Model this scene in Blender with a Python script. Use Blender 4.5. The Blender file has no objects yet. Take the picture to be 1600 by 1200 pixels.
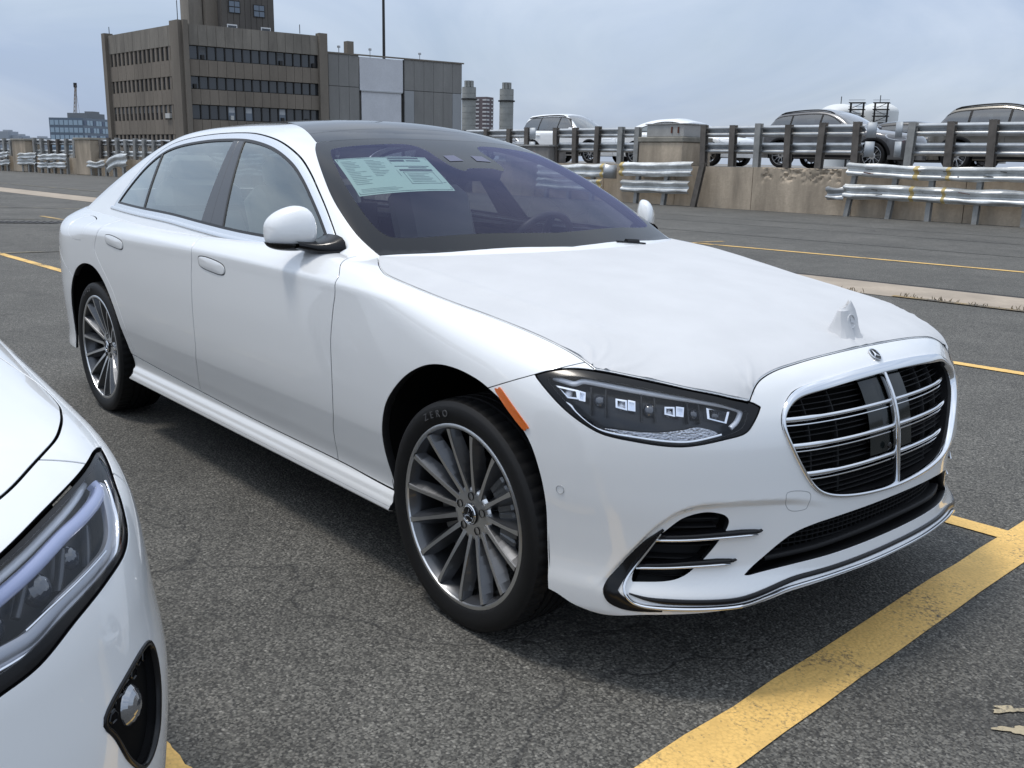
import bpy, math, random
import numpy as np
from mathutils import Vector, Matrix
random.seed(7); rng=np.random.default_rng(7)
R=math.radians
sc=bpy.context.scene
COL=sc.collection
# ---------------------------------------------------------------- camera, sky, sun, exposure
camd=bpy.data.cameras.new('camera'); cam=bpy.data.objects.new('camera',camd); COL.objects.link(cam)
CR=Vector((0.65093688,0.75887829,0.01961931)); CU=Vector((-0.1861931,0.1345477,0.97325693)); CF=Vector((-0.73594382,0.63718181,-0.22887996))
m=Matrix((CR,CU,-CF)).transposed().to_4x4(); m.translation=Vector((2.13402,-2.59530,1.39888)); cam.matrix_world=m
camd.sensor_width=36; camd.lens=1494.8225/1600*36; camd.clip_start=.05; camd.clip_end=3000
sc.camera=cam
SUN_AZ=R(224); SUN_EL=R(69)           # direction towards the sun (world x/y angle), elevation
wd=bpy.data.worlds.new('World'); sc.world=wd; wd.use_nodes=True
nt=wd.node_tree; nt.nodes.clear()
def N(t,**k):
    n=nt.nodes.new(t)
    for a,b in k.items(): setattr(n,a,b)
    return n
out=N('ShaderNodeOutputWorld'); bg=N('ShaderNodeBackground'); bg.inputs[1].default_value=.10
sky=N('ShaderNodeTexSky',sky_type='NISHITA',sun_disc=False,sun_elevation=SUN_EL,sun_rotation=math.pi/2-SUN_AZ,air_density=1.2,dust_density=1.6,ozone_density=1.4,altitude=10)
tc=N('ShaderNodeTexCoord'); mp=N('ShaderNodeMapping'); mp.inputs['Scale'].default_value=(1,1,3.2)
nz=N('ShaderNodeTexNoise'); nz.inputs['Scale'].default_value=2.1; nz.inputs['Detail'].default_value=9; nz.inputs['Roughness'].default_value=.58; nz.inputs['Distortion'].default_value=.5
rp=N('ShaderNodeValToRGB'); rp.color_ramp.elements[0].position=.36; rp.color_ramp.elements[0].color=(.70,.70,.70,1); rp.color_ramp.elements[1].position=.68; rp.color_ramp.elements[1].color=(.92,.92,.92,1)
# thin cloud layer: overcast luminance law, about three times brighter overhead than at the horizon
sp=N('ShaderNodeSeparateXYZ'); mr=N('ShaderNodeMapRange'); mr.inputs[1].default_value=0; mr.inputs[2].default_value=1; mr.inputs[3].default_value=0; mr.inputs[4].default_value=1
cl=N('ShaderNodeMix',data_type='RGBA'); cl.inputs[6].default_value=(4.1,4.9,6.45,1); cl.inputs[7].default_value=(10.2,11.3,13.0,1)
mx=N('ShaderNodeMix',data_type='RGBA')
mp2=N('ShaderNodeMapping'); mp2.inputs['Scale'].default_value=(1,1,2.4); mp2.inputs['Location'].default_value=(3.1,1.7,.4); nz2=N('ShaderNodeTexNoise'); nz2.inputs['Scale'].default_value=2.6; nz2.inputs['Detail'].default_value=7; nz2.inputs['Roughness'].default_value=.55; nz2.inputs['Distortion'].default_value=.8
rp2=N('ShaderNodeValToRGB'); rp2.color_ramp.elements[0].position=.32; rp2.color_ramp.elements[0].color=(.84,.89,.95,1); rp2.color_ramp.elements[1].position=.68; rp2.color_ramp.elements[1].color=(1.34,1.29,1.20,1); ml=N('ShaderNodeMix',data_type='RGBA',blend_type='MULTIPLY'); ml.inputs[0].default_value=1
L=nt.links.new
L(tc.outputs['Generated'],mp.inputs[0]); L(mp.outputs[0],nz.inputs['Vector']); L(nz.outputs[0],rp.inputs[0]); L(rp.outputs[0],mx.inputs[0]); L(sky.outputs[0],mx.inputs[6])
L(tc.outputs['Generated'],sp.inputs[0]); L(sp.outputs[2],mr.inputs[0]); L(mr.outputs[0],cl.inputs[0]); L(tc.outputs['Generated'],mp2.inputs[0]); L(mp2.outputs[0],nz2.inputs['Vector']); L(nz2.outputs[0],rp2.inputs[0]); L(cl.outputs[2],ml.inputs[6]); L(rp2.outputs[0],ml.inputs[7]); L(ml.outputs[2],mx.inputs[7]); L(mx.outputs[2],bg.inputs[0]); L(bg.outputs[0],out.inputs[0])
sd=bpy.data.lights.new('sun','SUN'); sd.energy=1.75; sd.angle=R(12); sd.color=(1,.95,.88); so=bpy.data.objects.new('sun',sd); COL.objects.link(so)
sv=Vector((math.cos(SUN_AZ)*math.cos(SUN_EL),math.sin(SUN_AZ)*math.cos(SUN_EL),math.sin(SUN_EL)))
so.rotation_euler=sv.to_track_quat('Z','Y').to_euler(); so.location=(0,0,30)
sc.view_settings.view_transform='Standard'; sc.view_settings.look='None'; sc.view_settings.exposure=0.15; sc.view_settings.gamma=1
sc.render.engine='CYCLES'
# ---------------------------------------------------------------- materials
MATS={}
def mat(name,col=(.5,.5,.5),rough=.5,metal=0,coat=0,coat_rough=.03,spec=.5,ior=None,emit=None,**k):
    if name in MATS: return MATS[name]
    m=bpy.data.materials.new(name); m.use_nodes=True; b=m.node_tree.nodes['Principled BSDF']
    b.inputs['Base Color'].default_value=(*col,1); b.inputs['Roughness'].default_value=rough; b.inputs['Metallic'].default_value=metal
    b.inputs['Coat Weight'].default_value=coat; b.inputs['Coat Roughness'].default_value=coat_rough; b.inputs['Specular IOR Level'].default_value=spec
    MATS[name]=m; return m
class NB:
    """small node-tree builder on a material"""
    def __init__(s,m): s.t=m.node_tree; s.b=s.t.nodes['Principled BSDF']; s.o=s.t.nodes['Material Output']
    def n(s,t,ins=None,**k):
        x=s.t.nodes.new(t)
        for a,b in k.items(): setattr(x,a,b)
        for a,b in (ins or {}).items():
            if isinstance(b,bpy.types.NodeSocket): s.t.links.new(b,x.inputs[a])
            else: x.inputs[a].default_value=b
        return x
    def l(s,a,b): s.t.links.new(a,b)
    def ramp(s,fac,stops):
        x=s.t.nodes.new('ShaderNodeValToRGB'); s.l(fac,x.inputs[0]); e=x.color_ramp.elements
        while len(e)<len(stops): e.new(.5)
        for i,(p,c) in enumerate(stops): e[i].position=p; e[i].color=(c,c,c,1) if not hasattr(c,'__len__') else (*c,1)
        return x.outputs[0]
    def mix(s,f,a,b,blend='MIX'):
        x=s.t.nodes.new('ShaderNodeMix'); x.data_type='RGBA'; x.blend_type=blend
        for i,v in ((0,f),(6,a),(7,b)):
            if isinstance(v,bpy.types.NodeSocket): s.l(v,x.inputs[i])
            else: x.inputs[i].default_value=v if i==0 else (*v,1)
        return x.outputs[2]
    def noise(s,vec,scale,detail=4,rough=.55,dist=0): return s.n('ShaderNodeTexNoise',{'Vector':vec,'Scale':scale,'Detail':detail,'Roughness':rough,'Distortion':dist}).outputs[0]
    def obj(s): return s.n('ShaderNodeTexCoord').outputs['Object']
    def bump(s,h,strength,dist,normal=None):
        d={'Height':h,'Strength':strength,'Distance':dist}
        if normal is not None: d['Normal']=normal
        return s.n('ShaderNodeBump',d).outputs[0]
def grimy(name,col,rough=.7,var=.25,scale=3,bump=.15,metal=0,streak=0):
    """matt material with soft stains and fine grain"""
    if name in MATS: return MATS[name]
    m=mat(name,col,rough,metal); b=NB(m); o=b.obj()
    mpn=b.n('ShaderNodeMapping',{'Vector':o,'Scale':(1,1,.25 if streak else 1)}).outputs[0]
    f=b.ramp(b.noise(mpn,scale,6,.62,.3),[(.32,0),(.68,1)])
    g=b.ramp(b.noise(o,scale*14,3),[(.3,0),(.7,1)])
    c=b.mix(f,tuple(x*(1-var) for x in col),tuple(min(1,x*(1+var)) for x in col))
    c=b.mix(b.n('ShaderNodeMath',{0:g,1:.25},operation='MULTIPLY').outputs[0],c,tuple(x*.6 for x in col))
    b.l(c,b.b.inputs['Base Color'])
    if bump: b.l(b.bump(b.noise(o,scale*25,4),bump,.01),b.b.inputs['Normal'])
    return m
def glassmat(name,tint,refl=(1,1,1),rough=.0,ior=1.5,add=0.0,mul=1.7):
    """thin pane: tinted see-through plus mirror reflection by angle"""
    m=bpy.data.materials.new(name); m.use_nodes=True; t=m.node_tree; t.nodes.clear()
    o=t.nodes.new('ShaderNodeOutputMaterial'); tr=t.nodes.new('ShaderNodeBsdfTransparent'); tr.inputs[0].default_value=(*tint,1)
    gl=t.nodes.new('ShaderNodeBsdfGlossy'); gl.inputs[0].default_value=(*refl,1); gl.inputs[1].default_value=rough
    fr=t.nodes.new('ShaderNodeFresnel'); ge=t.nodes.new('ShaderNodeNewGeometry'); ii=t.nodes.new('ShaderNodeMath'); ii.operation='MULTIPLY_ADD'
    ii.inputs[1].default_value=1/ior-ior; ii.inputs[2].default_value=ior; t.links.new(ge.outputs['Backfacing'],ii.inputs[0]); t.links.new(ii.outputs[0],fr.inputs[0])
    ad=t.nodes.new('ShaderNodeMath'); ad.operation='MULTIPLY_ADD'; ad.inputs[1].default_value=mul; ad.inputs[2].default_value=add; ad.use_clamp=True
    mxn=t.nodes.new('ShaderNodeMixShader')
    t.links.new(fr.outputs[0],ad.inputs[0]); t.links.new(ad.outputs[0],mxn.inputs[0]); t.links.new(tr.outputs[0],mxn.inputs[1]); t.links.new(gl.outputs[0],mxn.inputs[2]); t.links.new(mxn.outputs[0],o.inputs[0])
    MATS[name]=m; return m
PAINT=mat('white_paint',(.80,.81,.815),.22,0,1,.012,.5); PAINT.node_tree.nodes['Principled BSDF'].inputs['Coat IOR'].default_value=1.62
BLK=mat('gloss_black',(.006,.006,.007),.20,0,.12,.03,spec=.28)
BLKM=mat('matt_black',(.009,.009,.010),.6,spec=.3)
DARK=mat('deep_black',(.004,.004,.004),.9,spec=.1)
CHROME=mat('chrome',(.80,.81,.83),.06,1)
SATIN=mat('satin_trim',(.90,.905,.91),.26,.9)
RUB=mat('rubber',(.009,.009,.0095),.55,spec=.28)
GASK_GAP=mat('gasket_gap_shade',(.012,.012,.013),.45)  # window rubber, and the black that stands for shade inside panel gaps
# ---------------------------------------------------------------- scene-graph helpers
def tag(o,label=None,cat=None,group=None,kind=None):
    for k,v in (('label',label),('category',cat),('group',group),('kind',kind)):
        if v: o[k]=v
    return o
def empty(name,loc=(0,0,0),rz=0,label=None,cat=None,group=None):
    o=bpy.data.objects.new(name,None); COL.objects.link(o); o.location=loc; o.rotation_euler=(0,0,rz); o.empty_display_size=.2
    return tag(o,label,cat,group)
FLIP=[False]
def meshobj(name,V,F,mt,parent=None,nrm=None,smooth=False,angle=None):
    me=bpy.data.meshes.new(name)
    V=np.array(V,float)
    if FLIP[0]:                                  # left-hand twin of a right-hand part
        V[:,1]*=-1; F=F[:,::-1] if isinstance(F,np.ndarray) else [tuple(f)[::-1] for f in F]
        if nrm is not None: nrm=np.array(nrm,float)*np.array([1,-1,1.])
    me.from_pydata(V.tolist() if len(V)<50 else V,[],F if not isinstance(F,np.ndarray) else F.tolist())
    if smooth or nrm is not None: me.polygons.foreach_set('use_smooth',np.ones(len(me.polygons),bool))
    if nrm is not None: me.normals_split_custom_set_from_vertices(np.asarray(nrm,float).tolist())
    if isinstance(mt,(list,tuple)):
        for x in mt: me.materials.append(x)
    else: me.materials.append(mt)
    me.update()
    if angle is not None: me.set_sharp_from_angle(angle=R(angle))
    o=bpy.data.objects.new(name,me); COL.objects.link(o)
    if parent: o.parent=parent
    return o
def data_obj(name,me,parent=None,loc=None,rz=None):
    o=bpy.data.objects.new(name,me); COL.objects.link(o)
    if parent: o.parent=parent
    if loc is not None: o.location=loc
    if rz is not None: o.rotation_euler=(0,0,rz)
    return o
class MB:
    """collects primitives into one mesh"""
    def __init__(s): s.V=[]; s.F=[]; s.S=[]
    def add(s,V,F,smooth=False):
        k=len(s.V); s.V+= [tuple(v) for v in V]; s.F+=[tuple(i+k for i in f) for f in F]; s.S+=[smooth]*len(F); return s
    def box(s,c,d,rot=None,bev=0.0):
        hx,hy,hz=d[0]/2,d[1]/2,d[2]/2
        if bev<=0:
            V=[(x,y,z) for z in(-hz,hz) for y in(-hy,hy) for x in(-hx,hx)]
            F=[(0,2,3,1),(4,5,7,6),(0,1,5,4),(2,6,7,3),(0,4,6,2),(1,3,7,5)]
        else:
            b=min(bev,hx*.9,hy*.9,hz*.9); V=[];idx={}
            for sx in(-1,1):
                for sy in(-1,1):
                    for sz in(-1,1):
                        for a in range(3):
                            p=[sx*(hx-b),sy*(hy-b),sz*(hz-b)]; p[a]=(sx*hx,sy*hy,sz*hz)[a]
                            idx[sx,sy,sz,a]=len(V); V.append(tuple(p))
            F=[]
            for a in range(3):
                o1,o2=[(1,2),(2,0),(0,1)][a]
                for sg in(-1,1):
                    cs=[(-1,-1),(1,-1),(1,1),(-1,1)]
                    if sg<0: cs=cs[::-1]
                    f=[]
                    for u,v in cs:
                        k=[0,0,0]; k[a]=sg; k[o1]=u; k[o2]=v; f.append(idx[k[0],k[1],k[2],a])
                    F.append(tuple(f))
            for a in range(3):
                o1,o2=[(1,2),(2,0),(0,1)][a]
                for u in(-1,1):
                    for v in(-1,1):
                        def kk(t,ax):
                            k=[0,0,0]; k[a]=t; k[o1]=u; k[o2]=v; return idx[k[0],k[1],k[2],ax]
                        f=[kk(-1,o1),kk(1,o1),kk(1,o2),kk(-1,o2)]
                        F.append(tuple(f if u*v>0 else f[::-1]))
            for sx in(-1,1):
                for sy in(-1,1):
                    for sz in(-1,1):
                        f=[idx[sx,sy,sz,a] for a in range(3)]; F.append(tuple(f if sx*sy*sz>0 else f[::-1]))
        M=rot if rot is not None else Matrix.Identity(3); c=Vector(c)
        return s.add([tuple(M@Vector(v)+c) for v in V],F)
    def tube(s,pts,r,n=8,closed=False,caps=True,smooth=True):
        P=[Vector(p) for p in pts]; m=len(P); V=[]; up=None
        rr=r if hasattr(r,'__len__') else [r]*m
        for i,p in enumerate(P):
            a=P[(i-1)%m] if closed or i>0 else p; b=P[(i+1)%m] if closed or i<m-1 else p
            t=(b-a).normalized()
            if up is None: up=Vector((0,0,1)) if abs(t.z)<.9 else Vector((1,0,0))
            x=t.cross(up).normalized(); y=x.cross(t).normalized(); up=y
            for k in range(n):
                an=2*math.pi*k/n; V.append(tuple(p+(x*math.cos(an)+y*math.sin(an))*rr[i]))
        F=[(i*n+k,i*n+(k+1)%n,((i+1)%m)*n+(k+1)%n,((i+1)%m)*n+k) for i in range(m if closed else m-1) for k in range(n)]
        s.add(V,F,smooth)
        if caps and not closed: s.add(V[:n],[tuple(range(n))]); s.add(V[-n:],[tuple(range(n))[::-1]])
        return s
    def lathe(s,prof,n=48,axis='z',c=(0,0,0),smooth=True,a0=0,a1=2*math.pi):
        """prof: list of (radius, height)"""
        full=abs(a1-a0-2*math.pi)<1e-6; k=n if full else n+1; V=[]
        for i in range(k):
            a=a0+(a1-a0)*i/n; ca,sa=math.cos(a),math.sin(a)
            for r,h in prof:
                v={'z':(r*ca,r*sa,h),'y':(r*ca,h,r*sa),'x':(h,r*ca,r*sa)}[axis]; V.append((v[0]+c[0],v[1]+c[1],v[2]+c[2]))
        p=len(prof); F=[(i*p+j,((i+1)%k)*p+j,((i+1)%k)*p+j+1,i*p+j+1) for i in range(n) for j in range(p-1)]
        if axis=='y': F=[f[::-1] for f in F]
        return s.add(V,F,smooth)
    def prism(s,poly,z0,z1,M=None):
        """poly in xy, extruded z0..z1, optional transform"""
        n=len(poly); V=[(x,y,z0) for x,y in poly]+[(x,y,z1) for x,y in poly]
        F=[tuple(range(n))[::-1],tuple(range(n,2*n))]+[(i,(i+1)%n,n+(i+1)%n,n+i) for i in range(n)]
        if M is not None: V=[tuple(M@Vector(v)) for v in V]
        return s.add(V,F)
    def build(s,name,mt,parent=None,angle=40,loc=None):
        o=meshobj(name,np.array(s.V),s.F,mt,parent)
        o.data.polygons.foreach_set('use_smooth',s.S)
        if any(s.S): o.data.set_sharp_from_angle(angle=R(angle))
        if loc is not None: o.location=loc
        return o
# ---------------------------------------------------------------- curves and level-set cutting of surface sheets
def interp(x,pts):
    xs=np.array([p[0] for p in pts],float); ys=np.array([p[1] for p in pts],float); h=np.diff(xs); d=np.diff(ys)/h
    mm=np.zeros_like(ys); mm[0]=d[0]; mm[-1]=d[-1]
    for i in range(1,len(xs)-1):
        if d[i-1]*d[i]>0:
            w1=2*h[i]+h[i-1]; w2=h[i]+2*h[i-1]; mm[i]=(w1+w2)/(w1/d[i-1]+w2/d[i])
    x=np.clip(np.asarray(x,float),xs[0],xs[-1]); i=np.clip(np.searchsorted(xs,x)-1,0,len(xs)-2)
    t=(x-xs[i])/h[i]; t2=t*t; t3=t2*t
    return ys[i]*(2*t3-3*t2+1)+mm[i]*h[i]*(t3-2*t2+t)+ys[i+1]*(3*t2-2*t3)+mm[i+1]*h[i]*(t3-t2)
def spl(pts,n=6,closed=True,sharp=()):
    """Catmull-Rom through points; indices in sharp stay corners"""
    P=np.array(pts,float); m=len(P); o=[]
    for i in range(m if closed else m-1):
        p1,p2=P[i],P[(i+1)%m]
        p0=P[(i-1)%m] if (closed or i>0) and i not in sharp else p1*2-p2
        p3=P[(i+2)%m] if (closed or i<m-2) and (i+1)%m not in sharp else p2*2-p1
        for k in range(n):
            t=k/n; o.append(.5*((2*p1)+(p2-p0)*t+(2*p0-5*p1+4*p2-p3)*t*t+(3*p1-p0-3*p2+p3)*t**3))
    if not closed: o.append(P[-1])
    return np.array(o)
def smooth_step(a,b,x): t=np.clip((x-a)/(b-a),0,1); return t*t*(3-2*t)
def smax(a,b,k):
    h=np.maximum(k-np.abs(a-b),0)/k
    return np.maximum(a,b)+h*h*h*k/6.0
def sdpoly(Q,poly):
    """signed distance (inside negative) of (n,2) points to closed polygon"""
    poly=np.asarray(poly,float); lo=poly.min(0)-.25; hi=poly.max(0)+.25
    res=np.full(len(Q),.25); near=np.all((Q>lo)&(Q<hi),1); P=Q[near]
    if len(P)==0: return res
    d=np.full(len(P),1e9); ins=np.zeros(len(P),bool); A=poly; B=np.roll(poly,-1,0)
    for a,b in zip(A,B):
        e=b-a; L2=e@e
        if L2<1e-14: continue
        w=P-a; t=np.clip(w@e/L2,0,1); dd=w-t[:,None]*e; d=np.minimum(d,(dd*dd).sum(1))
        c=((a[1]>P[:,1])!=(b[1]>P[:,1]))
        if c.any(): ins^=c&(P[:,0]<(b[0]-a[0])*(P[:,1]-a[1])/((b[1]-a[1]) if b[1]!=a[1] else 1e-12)+a[0])
    d=np.sqrt(d); res[near]=np.where(ins,-d,d); return res
class Sh:
    def __init__(s,V,N,T): s.V,s.N,s.T=V,N,T
    def mirror(s): f=np.array([1,-1,1.]); return Sh(s.V*f,s.N*f,s.T[:,::-1])
    def __add__(s,o): return Sh(np.vstack([s.V,o.V]),np.vstack([s.N,o.N]),np.vstack([s.T,o.T+len(s.V)]))
    def off(s,d): return Sh(s.V+s.N*d,s.N,s.T)
def cut(s,phi):
    """keep the part with phi<0, new edge exactly on phi=0"""
    phi=np.where(np.abs(phi)<1e-7,1e-7,phi); neg=phi<0; T=s.T; c=neg[T].sum(1)
    keep=[T[c==3]]; V=[s.V]; Nn=[s.N]; mixm=(c==1)|(c==2); M=T[mixm]
    if len(M):
        n0=neg[M]; cm=c[mixm]; odd=np.where(cm[:,None]==1,n0,~n0).argmax(1)
        A=M[np.arange(len(M)),odd]; B=M[np.arange(len(M)),(odd+1)%3]; C=M[np.arange(len(M)),(odd+2)%3]
        e=np.vstack([np.stack([A,B],1),np.stack([A,C],1)]); es=np.sort(e,1)
        u,inv=np.unique(es,axis=0,return_inverse=True); inv=inv.reshape(-1)
        t=phi[u[:,0]]/(phi[u[:,0]]-phi[u[:,1]]); nv=s.V[u[:,0]]*(1-t)[:,None]+s.V[u[:,1]]*t[:,None]; nn=s.N[u[:,0]]*(1-t)[:,None]+s.N[u[:,1]]*t[:,None]
        nn/=np.linalg.norm(nn,axis=1)[:,None]+1e-12; k=len(s.V); V.append(nv); Nn.append(nn); ab=inv[:len(M)]+k; ac=inv[len(M):]+k; one=cm==1
        keep.append(np.stack([A,ab,ac],1)[one]); tw=~one
        keep.append(np.stack([ab,B,C],1)[tw]); keep.append(np.stack([ab,C,ac],1)[tw])
    T=np.vstack(keep); V=np.vstack(V); Nn=np.vstack(Nn)
    us,inv=np.unique(T,return_inverse=True)
    return Sh(V[us],Nn[us],inv.reshape(-1,3))
def lip(s,depth=.012,skip=None):
    """rounded return edge along every open boundary"""
    E=np.vstack([s.T[:,[0,1]],s.T[:,[1,2]],s.T[:,[2,0]]]); k=np.sort(E,1); u,ix,ct=np.unique(k,axis=0,return_index=True,return_counts=True)
    B=E[ix[ct==1]]
    if skip is not None: B=B[~(skip(s.V[B[:,0]])&skip(s.V[B[:,1]]))]
    if not len(B): return s
    a,b=B[:,0],B[:,1]; Va,Vb,Na,Nb=s.V[a],s.V[b],s.N[a],s.N[b]; ed=Vb-Va; o=np.cross(ed,Na+Nb); o/=np.linalg.norm(o,axis=1)[:,None]+1e-12
    r=.0018; n=len(B); base=len(s.V); V=[];Nn=[]
    rows=[(0,Na,Nb)]
    m1=Na+o; m1/=np.linalg.norm(m1,axis=1)[:,None]; m2=Nb+o; m2/=np.linalg.norm(m2,axis=1)[:,None]
    V=[Va-Na*.0,Vb-Nb*.0,Va-Na*r+o*r*.15,Vb-Nb*r+o*r*.15,Va-Na*depth+o*r*.15,Vb-Nb*depth+o*r*.15]; Nn=[Na,Nb,m1*.4+o*.6,m2*.4+o*.6,o,o]
    i=np.arange(n)+base; T=[]
    for q in (0,2):
        A,B_,C,D=i+q*n,i+(q+1)*n,i+(q+2)*n,i+(q+3)*n
        T+= [np.stack([B_,A,C],1),np.stack([B_,C,D],1)]
    NN=np.vstack(Nn); NN/=np.linalg.norm(NN,axis=1)[:,None]+1e-12
    return Sh(np.vstack([s.V]+V),np.vstack([s.N,NN]),np.vstack([s.T]+T))
def shobj(name,s,mt,parent=None,depth=.012,skip=None,lipmat=None):
    n0=len(s.T)
    if not depth: return meshobj(name,s.V,s.T,mt,parent,nrm=s.N)
    s=lip(s,depth,skip); lm=GASK_GAP if lipmat is None else lipmat
    o=meshobj(name,s.V,s.T,[mt,lm],parent,nrm=s.N); n=len(s.T); half=n0+(n-n0)//2
    mi=np.zeros(n,np.int32); mi[half:]=1; o.data.polygons.foreach_set('material_index',mi)  # deep half of each lip coloured black, painting shade into the gap
    return o
def grad(f,V,h=1e-4):
    g=np.stack([f(V[:,0]+(h if k==0 else 0),V[:,1]+(h if k==1 else 0),V[:,2]+(h if k==2 else 0))-f(V[:,0]-(h if k==0 else 0),V[:,1]-(h if k==1 else 0),V[:,2]-(h if k==2 else 0)) for k in range(3)],1)
    return g/(np.linalg.norm(g,axis=1)[:,None]+1e-12)
def hit(f,O,D,t1,t0=0.0,it=26):
    lo=np.full(len(O),t0); hi=np.full(len(O),t1)
    for _ in range(it):
        mdl=(lo+hi)/2; p=O+mdl[:,None]*D; s=f(p[:,0],p[:,1],p[:,2])<0; lo=np.where(s,mdl,lo); hi=np.where(s,hi,mdl)
    return O+((lo+hi)/2)[:,None]*D
def gridsheet(f,O,D,t1,flip=False):
    """O,D arrays (S,T,3): surface points where rays leave the solid f<0"""
    S_,T_=O.shape[:2]; V=hit(f,O.reshape(-1,3),D.reshape(-1,3),t1); n=grad(f,V)
    i=np.arange(S_*T_).reshape(S_,T_); a,b,c,d=i[:-1,:-1].ravel(),i[1:,:-1].ravel(),i[1:,1:].ravel(),i[:-1,1:].ravel()
    T=np.vstack([np.stack([a,b,c],1),np.stack([a,c,d],1)])
    cen=np.cross(V[T[:,1]]-V[T[:,0]],V[T[:,2]]-V[T[:,0]]); fl=(cen*n[T[:,0]]).sum()<0
    if fl: T=T[:,::-1]
    return Sh(V,n,T)
# ---------------------------------------------------------------- car body solids (implicit, metres; x forward, front axle at x=0)
class Q: pass
def sedan_q():
    q=Q()
    q.W=.964; q.x0f=.10; q.pf=2.65; q.qf=2.28; q.x0r=-3.50; q.Lr=-4.335; q.pr=3.1; q.rk=.17
    q.Lz=[(.10,.84),(.18,.875),(.24,.888),(.285,.890),(.33,.874),(.40,.867),(.5,.868),(.59,.8613),(.67,.851),(.745,.832),(.8,.81),(.861,.784),(.95,.72),(1.2,.5)]
    q.zs=[(-4.4,.99),(-3.8,1.02),(-3,1.02),(-2,1.005),(-1.5,1.0),(-.7,.985),(0,.945),(.4,.875),(.9,.81)]
    q.zc=[(-4.4,1.125),(-4.2,1.14),(-3.8,1.145),(-3.0,1.14),(-2.0,1.11),(-1.0,1.097),(-.5,1.062),(0.,1.022),(.4,.967),(.6,.922),(.72,.888),(.8,.86),(.95,.79)]
    q.kd=[(-4.4,.115),(-3.0,.08),(-.7,.02),(0.,.062),(.4,.078),(.8,.11)]
    q.beltw=[(-4.0,.735),(-3.4,.793),(-2.6,.863),(-1.6,.878),(-.9,.857),(-.4,.84)]
    q.zr=[(-4.0,1.355),(-3.4,1.462),(-2.8,1.55),(-2.2,1.569),(-1.8,1.563),(-1.4,1.54),(-1.0,1.494),(-.6,1.43)]
    q.tum=.465; q.ws=(-.53,1.077,.4523,.3386); q.bl=(-3.863,1.16,.421,.214); q.crown=.0577; q.zb=1.06
    q.prof=[(.05,.16),(.15,.12),(.20,.085),(.245,.05),(.262,.022),(.268,.004),(.276,.004),(.290,.024),(.31,.030),(.335,.042),(.42,.0275),(.498,.0128),(.525,.0080),(.585,.003),(.66,.0005),(.76,0),(.95,.005)]
    q.lean=.80; q.recess=True; q.prof2=[(.05,.10),(.2,.03),(.235,.012),(.28,.010),(.36,.016),(.45,.012),(.56,.004),(.65,.0005),(.76,0),(.95,.005)]
    q.shelf=[(0,.45),(.30,.50),(.4829,.538),(.6309,.5446),(.7129,.5417),(.7594,.5301),(.8115,.4956),(.8847,.4083),(.9533,.3148),(1.05,.22),(1.6,.10)]
    return q
def lower_f(q):
    def f(x,y,z):
        ay=np.abs(y); dz=z-interp(x,q.zs)
        o=interp(z,q.prof)
        if q.prof2: bl=smooth_step(.1,.3,x)+smooth_step(-2.9,-3.1,x); o=o*(1-bl)+interp(z,q.prof2)*bl
        o=o+q.lean*(np.sqrt(dz*dz+.007**2)+dz)/2
        a=np.maximum(0,(x-q.x0f)/(interp(z,q.Lz)-q.x0f)); b=np.maximum(0,(q.x0r-x)/(q.x0r-q.Lr))
        v=a**q.pf+b**q.pr+((ay+o*np.clip(1-a*a,0,1))/q.W)**q.qf
        d1=(np.maximum(v,1e-9)**(1/q.qf)-1)*q.W*.95
        if q.recess:
            w=np.arctan2(ay,x+.1); zl=interp(w,q.shelf)
            dep=.026*smooth_step(.30,.62,w)*(1-smooth_step(.84,1.0,w))
            d1=d1+dep*smooth_step(.004,-.022,z-zl)*smooth_step(.27,.365,z)
        H=interp(x,q.zc)-interp(x,q.kd)*(ay/.8)**2.6
        k=q.rk if not q.recess else .075+(q.rk-.075)*smooth_step(-.6,.3,x)+.05*smooth_step(-3.2,-3.8,x)
        return smax(d1,(z-H)*.97,k)
    return f
def cabin_f(q):
    def f(x,y,z):
        ay=np.abs(y); dz=z-q.zb
        dS=(ay-(interp(x,q.beltw)-q.tum*dz-.28*dz*np.abs(dz)))/1.166
        dR=z-(interp(x,q.zr)-q.crown*(ay/.6)**2.2)
        xb,zb,sl,c=q.ws; h=getattr(q,'wh',.42)
        dW=((z-zb)-sl*(xb-c*ay**2.2-x)-.03*np.sin(np.clip((z-zb)/h,0,1)*np.pi))/math.sqrt(1+sl*sl)
        xb,zb,sl,c=q.bl
        dB=((z-zb)-sl*(x-(xb+c*ay**2.2))-.02)/math.sqrt(1+sl*sl)
        d=smax(dR,dW,.16); d=smax(d,dB,.20); d=smax(d,dS,.10)
        return smax(d,q.zb-.16-z,.01)
    return f
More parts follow.
